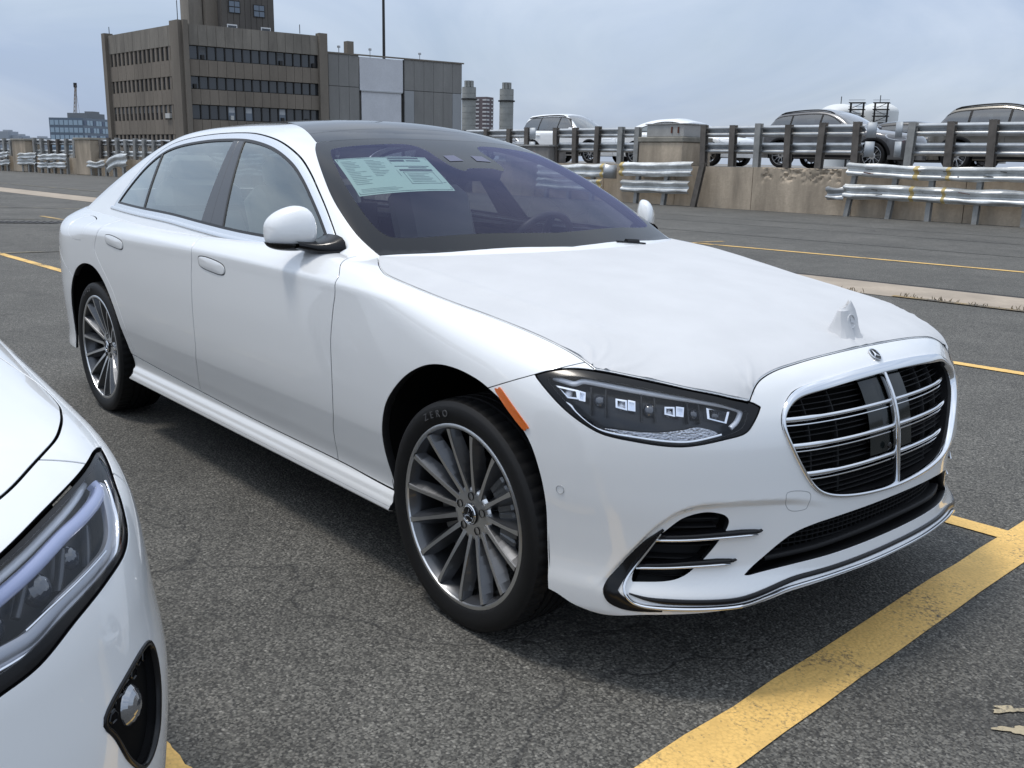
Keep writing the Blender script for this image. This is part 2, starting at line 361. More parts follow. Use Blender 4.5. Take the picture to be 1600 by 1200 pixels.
def body_sheet(q,lf,ns,nn,nt_,nth,zo=.62,ra=.42,xr=-3.75,xf=.2,t0=-66,t1=86):
    O=[];Dr=[]
    for k in range(nt_): p=math.pi/2*(1-k/nt_); O.append((xr-ra*math.sin(p),-ra*math.cos(p))); Dr.append((-math.sin(p),-math.cos(p)))
    for k in range(ns): O.append((xr+(xf-xr)*k/ns,-ra)); Dr.append((0,-1))
    for k in range(nn+1): p=math.pi/2*k/nn; O.append((xf+ra*math.sin(p),-ra*math.cos(p))); Dr.append((math.sin(p),-math.cos(p)))
    O=np.array(O); Dr=np.array(Dr); a_,b_,c_=int(nth*.48),int(nth*.40),nth-int(nth*.48)-int(nth*.40); th=np.radians(np.r_[np.linspace(t0,-14,a_,endpoint=False),np.linspace(-14,58,b_,endpoint=False),np.linspace(58,t1,c_)])
    OO=np.zeros((len(O),nth,3)); OO[...,:2]=O[:,None]; OO[...,2]=zo
    DD=np.zeros((len(O),nth,3)); DD[...,:2]=Dr[:,None]*np.cos(th)[None,:,None]; DD[...,2]=np.sin(th)[None]
    s=gridsheet(lf,OO,DD,1.9); s.V[:,1]=np.minimum(s.V[:,1],0); return s
def cabin_sheet(q,cf,x0,x1,nx,nth,z0):
    xs=np.linspace(x0,x1,nx); th=np.radians(np.linspace(-8,90,nth))
    O=np.zeros((nx,nth,3)); O[...,0]=xs[:,None]; O[...,2]=z0
    D=np.zeros((nx,nth,3)); D[...,1]=-np.cos(th)[None]; D[...,2]=np.sin(th)[None]
    s=gridsheet(cf,O,D,1.6); s.V[:,1]=np.minimum(s.V[:,1],0); return s
def top_sheet(lf,x0,x1,nx,y1,ny,z0):
    xs=np.linspace(x0,x1,nx); ys=-np.linspace(0,y1,ny)
    O=np.zeros((nx,ny,3)); O[...,0]=xs[:,None]; O[...,1]=ys[None]; O[...,2]=z0; D=np.zeros_like(O); D[...,2]=1
    return gridsheet(lf,O,D,.8)
mid=lambda V: np.abs(V[:,1])<2e-4
def WZ(V): return np.stack([np.arctan2(-V[:,1],V[:,0]+.1)*.86,V[:,2]],1)
def pw(pts): return np.array([(a*.86,b) for a,b in pts])
XZ=[0,2]; XY=[0,1]; YZ=[1,2]
class Front:
    """points on the nose: by (angle w, z) or (y, z)"""
    def __init__(s,lf): s.f=lf
    def wz(s,pts,inset=0):
        P=np.array(pts,float); O=np.stack([np.full(len(P),-.1),np.zeros(len(P)),P[:,1]],1); D=np.stack([np.cos(P[:,0]),-np.sin(P[:,0]),np.zeros(len(P))],1)
        V=hit(s.f,O,D,1.6); n=grad(s.f,V); return V-n*inset,n
    def yz(s,pts,inset=0):
        P=np.array(pts,float); O=np.stack([np.full(len(P),.2),P[:,0],P[:,1]],1); D=np.tile([1.,0,0],(len(P),1))
        V=hit(s.f,O,D,1.0); n=grad(s.f,V); return V-n*inset,n
    def xz(s,pts,inset=0):
        P=np.array(pts,float); O=np.stack([P[:,0],np.zeros(len(P)),P[:,1]],1); D=np.tile([0,-1.,0],(len(P),1))
        V=hit(s.f,O,D,1.4); n=grad(s.f,V); return V-n*inset,n
    def xy(s,pts,inset=0,z0=.6):
        P=np.array(pts,float); O=np.stack([P[:,0],P[:,1],np.full(len(P),z0)],1); D=np.tile([0,0,1.],(len(P),1))
        V=hit(s.f,O,D,1.2); n=grad(s.f,V); return V-n*inset,n
def strip(V,n,width,rise,round_=.3,closed=False,mirror=False,base=.004):
    """raised trim strip following path V on a surface with normals n; width may vary along it"""
    V=np.asarray(V); n=np.asarray(n); m=len(V)
    a=np.roll(V,1,0); b=np.roll(V,-1,0)
    if not closed: a[0]=V[0]; b[-1]=V[-1]
    t=b-a; t/=np.linalg.norm(t,axis=1)[:,None]+1e-12; s=np.cross(n,t); s/=np.linalg.norm(s,axis=1)[:,None]+1e-12
    wv=np.broadcast_to(np.asarray(width,float),(m,))[:,None]/2
    prof=[(-1,-base),(-1,rise*.55),(-.62,rise*.93),(0,rise),(.62,rise*.93),(1,rise*.55),(1,-base)]
    P=np.stack([V+s*wv*u+n*h for u,h in prof],1); k=len(prof)
    F=[(i*k+j,i*k+j+1,((i+1)%m)*k+j+1,((i+1)%m)*k+j) for i in range(m if closed else m-1) for j in range(k-1)]
    VV=P.reshape(-1,3)
    if not closed: F+= [tuple(range(k))[::-1],tuple((m-1)*k+j for j in range(k))]
    return VV,F
def stripobj(name,V,n,width,rise,mt,parent,closed=False,mir=False,angle=50,base=.004):
    VV,F=strip(V,n,width,rise,closed=closed,base=base); VV=np.array(VV)
    if mir: VV=VV*np.array([1,-1,1]); F=[f[::-1] for f in F]
    return meshobj(name,VV,F,mt,parent,smooth=True,angle=angle)
def smoothpath(V,k=3,closed=False):
    V=np.array(V)
    for _ in range(k):
        W=V.copy(); W[1:-1]=(V[:-2]+2*V[1:-1]+V[2:])/4
        if closed: W[0]=(V[-1]+2*V[0]+V[1])/4; W[-1]=(V[-2]+2*V[-1]+V[0])/4
        V=W
    return V
def resample(P,n):
    P=np.asarray(P,float); d=np.r_[0,np.cumsum(np.linalg.norm(np.diff(P,axis=0),axis=1))]; t=np.linspace(0,d[-1],n)
    return np.stack([np.interp(t,d,P[:,k]) for k in range(P.shape[1])],1)
def star(mb,c,ax,ay,az,r,th=.003):
    """three-pointed star in a ring; ax,ay span the plane, az the face normal"""
    c,ax,ay,az=[Vector(v) for v in(c,ax,ay,az)]
    ring=[c+ax*math.cos(a)*r+ay*math.sin(a)*r for a in np.linspace(0,2*math.pi,33)[:-1]]
    mb.tube([tuple(p) for p in ring],r*.085,6,closed=True)
    V=[tuple(c+az*th)]
    for k in range(3):
        a=math.pi/2+k*2*math.pi/3
        V.append(tuple(c+(ax*math.cos(a)+ay*math.sin(a))*r*.97)); b=a+math.pi/3; V.append(tuple(c+(ax*math.cos(b)+ay*math.sin(b))*r*.17))
    F=[(0,1+i,1+(i+1)%6) for i in range(6)]
    mb.add(V,F)
# ---------------------------------------------------------------- the white saloon
def poly_rect(c,w,h,r,n=5):
    o=[]
    for cx,cy,a0 in((w/2-r,h/2-r,0),(-w/2+r,h/2-r,90),(-w/2+r,-h/2+r,180),(w/2-r,-h/2+r,270)):
        for k in range(n+1): a=R(a0+90*k/n); o.append((c[0]+cx+r*math.cos(a),c[1]+cy+r*math.sin(a)))
    return o
RIMG=mat('rim_grey',(.085,.088,.095),.32,.75,.6,.05); RIMB=mat('rim_machined',(.78,.79,.80),.30,1)
DISC=mat('brake_disc',(.30,.30,.31),.35,1); CALI=mat('caliper',(.16,.165,.17),.4,.6)
def tyre_mesh(Rt,Rr,wid,n=240,dep=.005):
    h=wid/2; prof=[(Rr-.006,-h*.80),(Rr+.004,-h*.90),(Rr+.012,-h*.935),(Rr+(Rt-Rr)*.45,-h*.985),(Rr+(Rt-Rr)*.72,-h*.98),(Rt-.016,-h*.955),(Rt-.0055,-h*.885),(Rt-.0015,-h*.74)]
    gro=[]
    for g in(-.42,-.15,.15,.42): gro+=[(Rt,h*(g-.045)),(Rt-.008,h*(g-.04)),(Rt-.008,h*(g+.04)),(Rt,h*(g+.045))]
    prof=prof+gro+[(r,-y) for r,y in prof[::-1]]
    p=len(prof); V=[];
    for i in range(n):
        a=2*math.pi*i/n; ca,sa=math.cos(a),math.sin(a)
        for j,(r,y) in enumerate(prof):
            rr=r
            if i%4==0 and (7<=j<=8 or p-9<=j<=p-8): rr-=dep
            V.append((rr*ca,y,rr*sa))
    F=[(i*p+j,i*p+j+1,((i+1)%n)*p+j+1,((i+1)%n)*p+j) for i in range(n) for j in range(p-1)]
    return V,F
def rim_mb(Rr,ns,hub,lipy=0.0,wid=.24,tw=0.0):
    """outer face looks towards -y; lip at y=lipy"""
    a=MB(); b=MB()
    b.lathe([(Rr+.004,lipy+.012),(Rr+.006,lipy+.001),(Rr+.001,lipy-.002),(Rr-.007,lipy-.001),(Rr-.009,lipy+.004)],96,'y')
    a.lathe([(Rr-.009,lipy+.004),(Rr-.013,lipy+.012),(Rr-.022,lipy+.03),(Rr-.026,lipy+.09),(Rr-.03,lipy+wid-.03),(Rr+.004,lipy+wid)],80,'y')
    for k in range(ns):
        an=2*math.pi*k/ns+.12; rows=[]
        for i,u in enumerate(np.linspace(0,1,9)):
            r=.048+(Rr-.012-.048)*u; d=lipy+hub*(1-u)**1.25+.004*(1-u); fw=.0046+.004*(1-u)**2+.003*u**6; bw=.012+.010*(1-abs(2*u-1)**2)+.006*u; dp=.030+.014*(1-u)
            off=tw*math.sin(u*math.pi*.5)
            rows.append([(r,off-bw,d+dp),(r,off-fw-.002,d+.004),(r,off-fw,d),(r,off+fw,d),(r,off+fw+.002,d+.004),(r,off+bw,d+dp)])
        V=[]; ca,sa=math.cos(an),math.sin(an)
        for row in rows:
            for r,t,y in row: V.append((r*ca-t*sa,y,r*sa+t*ca))
        for i in range(8):
            for j in range(5):
                f=(i*6+j,i*6+j+1,(i+1)*6+j+1,(i+1)*6+j); (b if j==2 else a).add([V[q] for q in f],[(0,1,2,3)],True)
    # hub dish with five bolt recesses
    b.lathe([(.086,lipy+hub+.010),(.080,lipy+hub+.001),(.074,lipy+hub-.001),(.034,lipy+hub-.002)],60,'y'); a.lathe([(.086,lipy+hub+.010),(.09,lipy+hub+.06)],40,'y')
    return a,b
def build_wheel(car,x,y,z,Rt=.356,Rr=.279,wid=.25,ns=15,hub=.045,star_cap=True,detail=True,face=-1,steer=0):
    """wheel part with tyre etc. as sub-parts; outer face towards -y for face=-1"""
    fl=FLIP[0]; FLIP[0]=False
    s=1 if face<0 else -1
    def place(V): V=np.array(V,float); V[:,1]*=s; return V+np.array([x,y,z])
    def mk(name,mb,mt,par,angle=40):
        F=mb.F if s>0 else [f[::-1] for f in mb.F]
        o=meshobj(name,place(mb.V),F,mt,par); o.data.polygons.foreach_set('use_smooth',mb.S); o.data.set_sharp_from_angle(angle=R(angle)); return o
    a,b=rim_mb(Rr,ns,hub,0,wid-.03)
    k=len(a.F); allm=MB(); allm.add(a.V,a.F); allm.add(b.V,b.F); allm.S=a.S+b.S
    w=mk('wheel',allm,[RIMG,RIMB],car); w.data.polygons.foreach_set('material_index',[0]*k+[1]*len(b.F))
    V,F=tyre_mesh(Rt,Rr,wid,240 if detail else 64); t=MB(); t.add(V,F,True); t.V=[(p[0],p[1]+wid/2-.012,p[2]) for p in t.V]
    mk('tyre',t,RUB,w,35)
    d=MB(); d.lathe([(.075,.075),(.185,.075),(.187,.080),(.187,.10),(.185,.105)],60,'y'); d.lathe([(.0,.05),(.072,.05),(.078,.06),(.078,.08)],40,'y'); mk('brake_disc',d,DISC,w)
    if detail:
        c=MB()
        for q in range(9):
            an=R(-18+q*8); ca,sa=math.cos(an),math.sin(an); M=Matrix(((ca,0,-sa),(0,1,0),(sa,0,ca)))
            c.box((.172*ca,.088,.172*sa),(.072,.095,.027),M,.006)
        mk('brake_caliper',c,CALI,w)
        h=MB()
        for q in range(5):
            an=2*math.pi*q/5+.3; h.lathe([(.0125,-.0035),(.0125,.006),(0,.006)],14,'y',(.056*math.cos(an),hub-.001,.056*math.sin(an)))
        mk('bolt_recess',h,DARK,w)
        cp=MB(); cp.lathe([(0,hub-.010),(.028,hub-.010),(.0325,hub-.008),(.0335,hub-.003),(.0335,hub+.004)],36,'y'); mk('hub_cap',cp,BLK,w)
        sg=MB(); cc=(0,hub-.0105,0); star(sg,cc,(1,0,0),(0,0,1),(0,-1,0),.0255,.0025); sg.lathe([(.0290,hub-.0105),(.0305,hub-.0112),(.0325,hub-.0088)],36,'y'); mk('hub_star',sg,CHROME,w)
    FLIP[0]=fl
    return w
def letters(txt,size,ext):
    cu=bpy.data.curves.new('lettering','FONT'); cu.body=txt; cu.size=size; cu.extrude=ext; cu.align_x='CENTER'; cu.resolution_u=3
    o=bpy.data.objects.new('lettering',cu); COL.objects.link(o); dg=bpy.context.evaluated_depsgraph_get(); dg.update()
    me=o.evaluated_get(dg).to_mesh(); V=np.array([v.co[:] for v in me.vertices]) if len(me.vertices) else np.zeros((0,3)); F=[tuple(p.vertices) for p in me.polygons]
    o.evaluated_get(dg).to_mesh_clear(); bpy.data.objects.remove(o); bpy.data.curves.remove(cu); return V,F

q=sedan_q(); LF=lower_f(q); CFN=cabin_f(q); FR=Front(LF)
CAR=empty('parked_car',(0,0,0),0,'white saloon with film-covered bonnet and chrome grille parked in the foreground','car')
LB=body_sheet(q,LF,300,170,60,220)
ARCH_F=spl([(-.36,-.1),(-.355,.2),(-.385,.36),(-.405,.454),(-.40,.539),(-.372,.624),(-.319,.69),(-.247,.748),(-.163,.790),(-.084,.809),(-.008,.812),(.067,.804),(.139,.786),(.225,.745),(.304,.672),(.343,.589),(.362,.499),(.366,.373),(.378,.25),(.39,-.1)],5)
ARCH_R=spl([(-3.63,-.1),(-3.63,.25),(-3.637,.42),(-3.618,.56),(-3.565,.67),(-3.475,.752),(-3.36,.797),(-3.235,.808),(-3.12,.79),(-3.01,.735),(-2.915,.65),(-2.845,.555),(-2.79,.44),(-2.755,.33),(-2.74,.2),(-2.74,-.1)],5)
BOT=[(0,.296),(.25,.294),(.453,.283),(.552,.262),(.658,.249),(.836,.236),(.947,.219),(1.017,.231),(1.08,.255),(1.2,.27),(1.6,.262)]
w_=np.arctan2(-LB.V[:,1],LB.V[:,0]+.1)
LB=cut(LB,np.where(LB.V[:,0]>0,interp(w_,BOT),np.where(LB.V[:,0]<-3.2,.285,.262))-LB.V[:,2])
for A in(ARCH_F,ARCH_R): LB=cut(LB,np.where(LB.V[:,1]<-.5,-sdpoly(LB.V[:,XZ],A),-1))
HOOD=[(-.545,.02),(-.545,0),(-.56,-.19),(-.618,-.528),(-.655,-.66),(-.703,-.767),(-.60,-.832),(-.525,-.867),(-.456,-.880),(-.293,-.872),(-.146,-.857),(-.019,-.842),(.116,-.832),(.244,-.826),(.341,-.825),(.424,-.828),(.517,-.768),(.613,-.69),(.68,-.61),(.717,-.553),(.706,-.516),(.701,-.481),(.702,-.421),(.709,-.339),(.716,-.216),(.719,-.1),(.719,0),(.719,.02)]
HOODP=spl(HOOD,5,True,(0,1,5,15,19,26,27))
HOODP=np.array([p for p in HOODP])
up=LB.V[:,2]>.70
LB=cut(LB,np.where(up,-sdpoly(LB.V[:,XY],HOODP)+.002,-1))
LB=cut(LB,np.where(LB.V[:,0]<-.55,-(CFN(*LB.V.T)+.004),-1))
HEAD=[(1.1682,.8418),(1.1312,.8549),(1.0759,.8651),(1.0113,.865),(.8939,.8524),(.7688,.8318),(.6639,.8123),(.5925,.7974),(.5621,.7836),(.5831,.7522),(.6116,.7227),(.6685,.7097),(.749,.6958),(.8062,.6947),(.8827,.7029),(.9603,.7145),(1.0094,.7337),(1.0673,.7673),(1.132,.815)]
HEADP=spl(pw(HEAD),5,True,(0,8))
hphi=lambda s: np.where((s.V[:,0]>.15),sdpoly(WZ(s.V),HEADP),1)
HB=cut(LB,-hphi(LB)+.0015)
# grille / intake / vents
GR=[(0,.842),(-.15,.839),(-.284,.831),(-.385,.820),(-.432,.803),(-.468,.771),(-.482,.740),(-.475,.701),(-.445,.636),(-.402,.570),(-.362,.537),(-.293,.517),(-.172,.503),(0,.496)]
GRP=spl(GR+[(-a,b) for a,b in GR[-2:0:-1]],5)
IN=[(0,.468),(-.177,.466),(-.30,.461),(-.373,.453),(-.43,.437),(-.47,.413),(-.525,.368),(-.578,.328),(-.49,.340),(-.368,.350),(-.17,.355),(0,.356)]
INP=spl(IN+[(-a,b) for a,b in IN[-2:0:-1]],5,True,(7,))
VENT=[(.8166,.4453),(.799,.4623),(.7591,.4969),(.708,.5128),(.6638,.5077),(.6412,.4932),(.6396,.4701),(.6588,.434),(.6904,.389),(.7223,.3559),(.7498,.3362),(.7916,.3242),(.8791,.318),(.8741,.3449),(.8452,.3978)]
VENTP=spl(pw(VENT),5,True,(0,12))
fx=lambda s,p: np.where(s.V[:,0]>.45,-sdpoly(s.V[:,YZ],p),-1)
lineb=lambda V: np.where(V[:,0]>.02,(V[:,2]-(.783+.41*(V[:,0]-.15)))*.92,1)     # >0 : wing, <0 : bumper
BP=cut(HB,lineb(HB.V)+.0015); BP=cut(BP,fx(BP,GRP)); BP=cut(BP,fx(BP,INP)); BP=cut(BP,-sdpoly(WZ(BP.V),VENTP))
shobj('front_bumper',BP+BP.mirror(),PAINT,CAR,.02,mid)
f1=[(.25,-.745),(.35,-.742),(.445,-.735),(.534,-.708),(.635,-.700),(.763,-.702),(.898,-.685),(.95,-.674),(.997,-.675),(1.05,-.735),(1.2,-.80)]
f2=[(.25,-1.93),(.353,-1.93),(.476,-1.9),(.60,-1.868),(.745,-1.872),(.871,-1.872),(.98,-1.862),(1.062,-1.90),(1.2,-1.97)]
f3=[(.25,-2.705),(.38,-2.708),(.45,-2.722),(.55,-2.77),(.631,-2.825),(.692,-2.873),(.791,-3.0),(.849,-3.085),(.90,-3.13),(.971,-3.09),(1.045,-3.05),(1.2,-3.0)]
sill=[(-2.9,.394),(-2.777,.389),(-2.595,.381),(-1.859,.354),(-1.314,.341),(-.742,.337),(-.428,.328),(-.2,.326)]
rb=[(-4.5,.99),(-4.0,.93),(-3.75,.80),(-3.50,.70),(-3.3,.6)]
REST=cut(HB,-lineb(HB.V)+.0015); g=.003
def vl(s,fn): return s.V[:,0]-interp(s.V[:,2],fn)
ISROCK=lambda s: np.where((s.V[:,0]<-.1)&(s.V[:,0]>-3.0),s.V[:,2]-interp(s.V[:,0],sill),1)
ROCK=cut(REST,ISROCK(REST)+.0028); UP=cut(REST,-ISROCK(REST)+.0028)
FEND=cut(UP,-vl(UP,f1)+g); r1=cut(UP,vl(UP,f1)+g); FD=cut(r1,-vl(r1,f2)+g); r2=cut(r1,vl(r1,f2)+g); RD=cut(r2,-vl(r2,f3)+g); QP=cut(r2,vl(r2,f3)+g)
rbl=lambda s: np.where(s.V[:,0]<-3.3,s.V[:,2]-interp(s.V[:,0],rb),1)
RB=cut(QP,rbl(QP)+g); QP=cut(QP,-rbl(QP)+g)
shobj('rear_bumper',RB+RB.mirror(),PAINT,CAR,.012,mid)
FUEL=spl([(-3.62,1.035),(-3.40,1.037),(-3.31,1.015),(-3.345,.935),(-3.375,.924),(-3.50,.925),(-3.60,.96)],5)
# bonnet
HS=top_sheet(LF,-.78,.76,170,.94,100,.55); HS=cut(HS,sdpoly(HS.V[:,XY],HOODP)+.0015); HS=cut(HS,-(CFN(*HS.V.T)-.0))
HS.V[:,1]=np.minimum(HS.V[:,1],0)
HSb=cut(HS,-(CFN(*HS.V.T)-.016)); shobj('bonnet',HSb+HSb.mirror(),PAINT,CAR,.012,mid)
def film_fold(V):
    x,y=V[:,0],-np.abs(V[:,1]); o=np.zeros(len(V))
    for cx,cy,a0,amp,rad,k in((.43,-.838,2.5,.013,.20,13),(.722,-.545,2.4,.009,.14,11)):
        dx,dy=x-cx,y-cy; d=np.hypot(dx,dy); a=np.arctan2(dy,dx)
        o+=amp*np.exp(-d/rad*2.2)*smooth_step(.0,.03,d)*np.maximum(0,np.sin(k*(a-a0)+2.2*np.sin(d*22)))**2.5*(.6+.4*np.sin(3*a))
    dx,dy=x-.655,V[:,1]; d=np.hypot(dx,dy*.8); a=np.arctan2(dy,dx)
    o+=.006*np.exp(-d/.07)*(.5+.5*np.sin(7*a+1))
    o+=.0004*np.sin(x*23+V[:,1]*9+2*np.sin(V[:,1]*14))*np.sin(V[:,1]*17-x*6+1.7*np.sin(x*9))
    o+=.004*np.exp(-((x-(-.25+.0*y))/.9)**2)*np.exp(-((y+.70-.10*(x-.1))/.02)**2)
    return o
FM=mat('bonnet_film',(.565,.57,.58),.55,0,0,spec=.35); b=NB(FM); o_=b.obj()
h1=b.noise(b.n('ShaderNodeMapping',{'Vector':o_,'Scale':(1,1.6,1)}).outputs[0],26,6,.65,1.2); h2=b.noise(o_,420,2)
b.l(b.bump(h2,.10,.002,b.bump(h1,.07,.01)),b.b.inputs['Normal'])
b.l(b.mix(b.ramp(b.noise(o_,5,4),[(.35,0),(.7,1)]),(.545,.55,.56),(.585,.59,.60)),b.b.inputs['Base Color'])
HF=cut(HS,sdpoly(HS.V[:,XY],HOODP)+.004); HF=HF+HF.mirror()
HF.V=HF.V+HF.N*(.0022+film_fold(HF.V))[:,None]
# weld the two halves for smooth shading
key=np.round(HF.V*2e4).astype(np.int64); _,ui,inv=np.unique(key,axis=0,return_index=True,return_inverse=True)
T_=inv.reshape(-1)[HF.T]; T_=T_[(T_[:,0]!=T_[:,1])&(T_[:,1]!=T_[:,2])&(T_[:,0]!=T_[:,2])]
tag(meshobj('bonnet_film',HF.V[ui],T_,FM,CAR,smooth=True),'thin white matt protective film stuck over the bonnet')
# tented film over the mascot
V=[];prof=[(.060,.046,-.004),(.052,.034,.010),(.046,.026,.030),(.043,.018,.052),(.037,.011,.076),(.033,.006,.086),(.030,.004,.090)]; pc=[]
shape=[(1,.15),(.95,.8),(.55,1),(.1,.88),(-.35,1),(-.8,.92),(-1,.5),(-1,-.4),(-.85,-.95),(-.4,-.9),(.1,-1),(.6,-.88),(.95,-.75)]; na=len(shape)
for i,(hw,hd,z) in enumerate(prof):
    u=i/6
    for k,(sy,sx) in enumerate(shape):
        top=(.014*(1 if sy>.2 and sy<.8 else (-.5 if sy<-.3 else 0))) if i>=5 else 0
        V.append((.650-.010*u+hd*sx*(1+.10*math.sin(3.1*k+i)),.002+.006*u+hw*sy*(1+.05*math.sin(2.3*k+1.7*i)),.905+z+top-(.010*(1-u)**4 if sx>0 else 0)))
F=[(i*na+k,i*na+(k+1)%na,(i+1)*na+(k+1)%na,(i+1)*na+k) for i in range(6) for k in range(na)]+[tuple(6*na+k for k in range(na))]
tag(meshobj('mascot_cover',V,F,FM,CAR,smooth=True,angle=28),'white film tented up over the bonnet mascot')
ms=MB(); star(ms,(.6655,.004,.950),(0,1,0),(-.24,0,.97),(.97,0,.24),.020,.001); ms.build('mascot_star',mat('film_star',(.60,.61,.63),.5),CAR)  # star showing through the film, drawn as a raised grey outline
# cabin
CS=cabin_sheet(q,CFN,-.36,-4.02,310,150,.95)
CS=cut(CS,-(LF(*CS.V.T)+.010))
BELT=[(-3.6,1.125),(-3.34,1.113),(-2.39,1.101),(-2.02,1.087),(-1.64,1.074),(-1.3,1.068),(-.98,1.059),(-.75,1.052),(-.6,1.05)]
WIN=spl([(-3.345,1.095),(-3.335,1.107),(-3.229,1.222),(-3.083,1.342),(-2.906,1.423),(-2.689,1.465),(-2.375,1.489),(-2.067,1.494),(-1.856,1.484),(-1.63,1.453),(-1.424,1.400),(-1.271,1.339),(-1.126,1.264),(-.993,1.186),(-.857,1.094),(-.80,1.036)]+[(x,float(interp(x,BELT))-.018) for x in(-.98,-1.3,-1.64,-2.02,-2.39,-2.9)],5,True,(0,1,15,16))
WS=[(-.525,.03),(-.525,0),(-.545,-.19),(-.603,-.528),(-.69,-.768),(-.816,-.778),(-.953,-.762),(-1.081,-.733),(-1.239,-.679),(-1.38,-.620),(-1.46,-.572),(-1.438,-.359),(-1.415,-.12),(-1.412,0),(-1.412,.03)]
WSP=spl(WS,5,True,(0,1,4,10,13,14))
RG=spl([(-1.4135,.03),(-1.4135,0),(-1.4165,-.12),(-1.4395,-.359),(-1.4625,-.568),(-1.70,-.500),(-1.95,-.455),(-2.4,-.46),(-2.78,-.47),(-2.92,-.42),(-2.95,0),(-2.95,.03)],5,True,(0,1,4,10,11))
BW=spl([(-3.02,.03),(-3.02,0),(-3.06,-.40),(-3.12,-.52),(-3.3,-.60),(-3.62,-.665),(-3.78,-.64),(-3.85,-.3),(-3.86,0),(-3.86,.03)],5,True,(0,1,8,9))
swin=lambda s: np.where(s.V[:,1]<-.45,sdpoly(s.V[:,XZ],WIN),.25)
FRAME=cut(CS,-swin(CS)); FRAME=cut(FRAME,-np.where(FRAME.V[:,2]>1.0,sdpoly(FRAME.V[:,XY],WSP),1)+.001)
FRAME=cut(FRAME,-sdpoly(FRAME.V[:,XY],RG)+.0015); FRAME=cut(FRAME,-sdpoly(FRAME.V[:,XY],BW)+.001)
shobj('roof_frame',FRAME+FRAME.mirror(),PAINT,CAR,.015,mid)
RGS=cut(CS,sdpoly(CS.V[:,XY],RG)+.0015)
lines=[lambda s: s.V[:,0]+1.565]
A_=cut(RGS,-(RGS.V[:,0]+1.566+.06*np.abs(RGS.V[:,1])**2)+.0015); B_=cut(RGS,(RGS.V[:,0]+1.566+.06*np.abs(RGS.V[:,1])**2)+.0015)
C_=cut(B_,-(B_.V[:,0]+2.25)+.0015); D_=cut(B_,(B_.V[:,0]+2.25)+.0015)
ROOFG=mat('roof_glass',(.010,.011,.014),.08,0,0,.02,spec=.45)
for nm,s in(('roof_header',A_),('sunroof_panel',C_),('rear_roof_panel',D_)): shobj(nm,s+s.mirror(),ROOFG,CAR,.01,mid)
wsd=sdpoly(CS.V[:,XY],WSP); hi=CS.V[:,2]>1.0
WSS=cut(CS,np.where(hi,wsd,1))
band=lambda s: sdpoly(s.V[:,XY],spl([(-.608,.3),(-.608,0),(-.624,-.19),(-.682,-.50),(-.735,-.66),(-.785,-.70),(-.86,-.705),(-.953,-.694),(-1.081,-.668),(-1.239,-.617),(-1.34,-.575),(-1.372,-.53),(-1.368,-.35),(-1.352,-.20),(-1.29,-.150),(-1.20,-.146),(-1.115,-.136),(-1.070,-.105),(-1.092,-.065),(-1.095,0),(-1.095,.3)],5,True,(0,1,19,20)))
PURP=glassmat('windscreen_glass',(.58,.60,.62),(.70,.70,1.0),.0,1.5,.0,.80)
GL=cut(WSS,band(WSS)); FRIT=cut(WSS,-band(WSS))
shobj('windscreen',GL+GL.mirror(),PURP,CAR,0)
FRITM=mat('screen_border',(.012,.013,.016),.16,0,0,.03,spec=.28)
shobj('windscreen_border',FRIT+FRIT.mirror(),FRITM,CAR,.006,mid)
BWS=cut(CS,sdpoly(CS.V[:,XY],BW)); shobj('rear_window',BWS+BWS.mirror(),glassmat('rear_glass',(.30,.33,.32)),CAR,0)
SIDEG=glassmat('side_glass',(.53,.58,.55),(.93,.98,.96),.0,1.52,.09)
TEX=mat('pillar_black',(.022,.022,.024),.35,0,.4,.1)
AMBER=mat('amber_reflector',(.62,.13,.01),.18,0,1,.02)
SENS=mat('sensor_ring',(.36,.37,.38),.4)
DRLM=mat('light_guide',(.74,.76,.80),.15,0,1,.02); HLIN=mat('headlamp_inner',(.020,.021,.025),.22,.3); HLGL=glassmat('headlamp_glass',(.97,.98,1.0),(1,1,1),0,1.45,.0,.95)
HLT=mat('headlamp_texture',(.48,.49,.52),.25,.9); b=NB(HLT); b.l(b.bump(b.n('ShaderNodeTexVoronoi',{'Vector':b.obj(),'Scale':170.}).outputs[0],.45,.01),b.b.inputs['Normal'])
PROJ=mat('projector_lens',(.02,.024,.035),.02,0,1,.0,spec=1)
def inset_poly(name,pts,inset,mt,par,thick=.004,n=5,sharp=()):
    """solid plate on the nose following polygon (w,z), set back behind the surface"""
    P=spl(pts,n,True,sharp) if n>1 else np.array(pts,float); V,nn=FR.wz(P,inset); c=V.mean(0); k=len(V)
    W2=V+nn*thick
    cb=W2.mean(0)
    VV=np.vstack([V,W2,cb[None]]); F=[(i,(i+1)%k,k+(i+1)%k,k+i) for i in range(k)]+[(k+i,k+(i+1)%k,2*k) for i in range(k)]
    return meshobj(name,VV,F,mt,par,smooth=True,angle=35)
def frame_box(mb,pts,inset,depth,wall):
    """open rectangular tube (w,z quad) as a chrome frame"""
    P=np.array(pts,float); c=P.mean(0); inn=c+(P-c)*(1-wall)
    A,_=FR.wz(P,inset); B,_=FR.wz(inn,inset); C,_=FR.wz(inn,inset+depth); D,_=FR.wz(P,inset+depth*.7); k=len(P)
    V=np.vstack([A,B,C,D]); F=[]
    for i in range(k):
        j=(i+1)%k; F+=[(i,j,k+j,k+i),(k+i,k+j,2*k+j,2*k+i),(3*k+i,3*k+j,j,i)]
    F.append(tuple(2*k+i for i in range(k))); mb.add(V.tolist(),F)
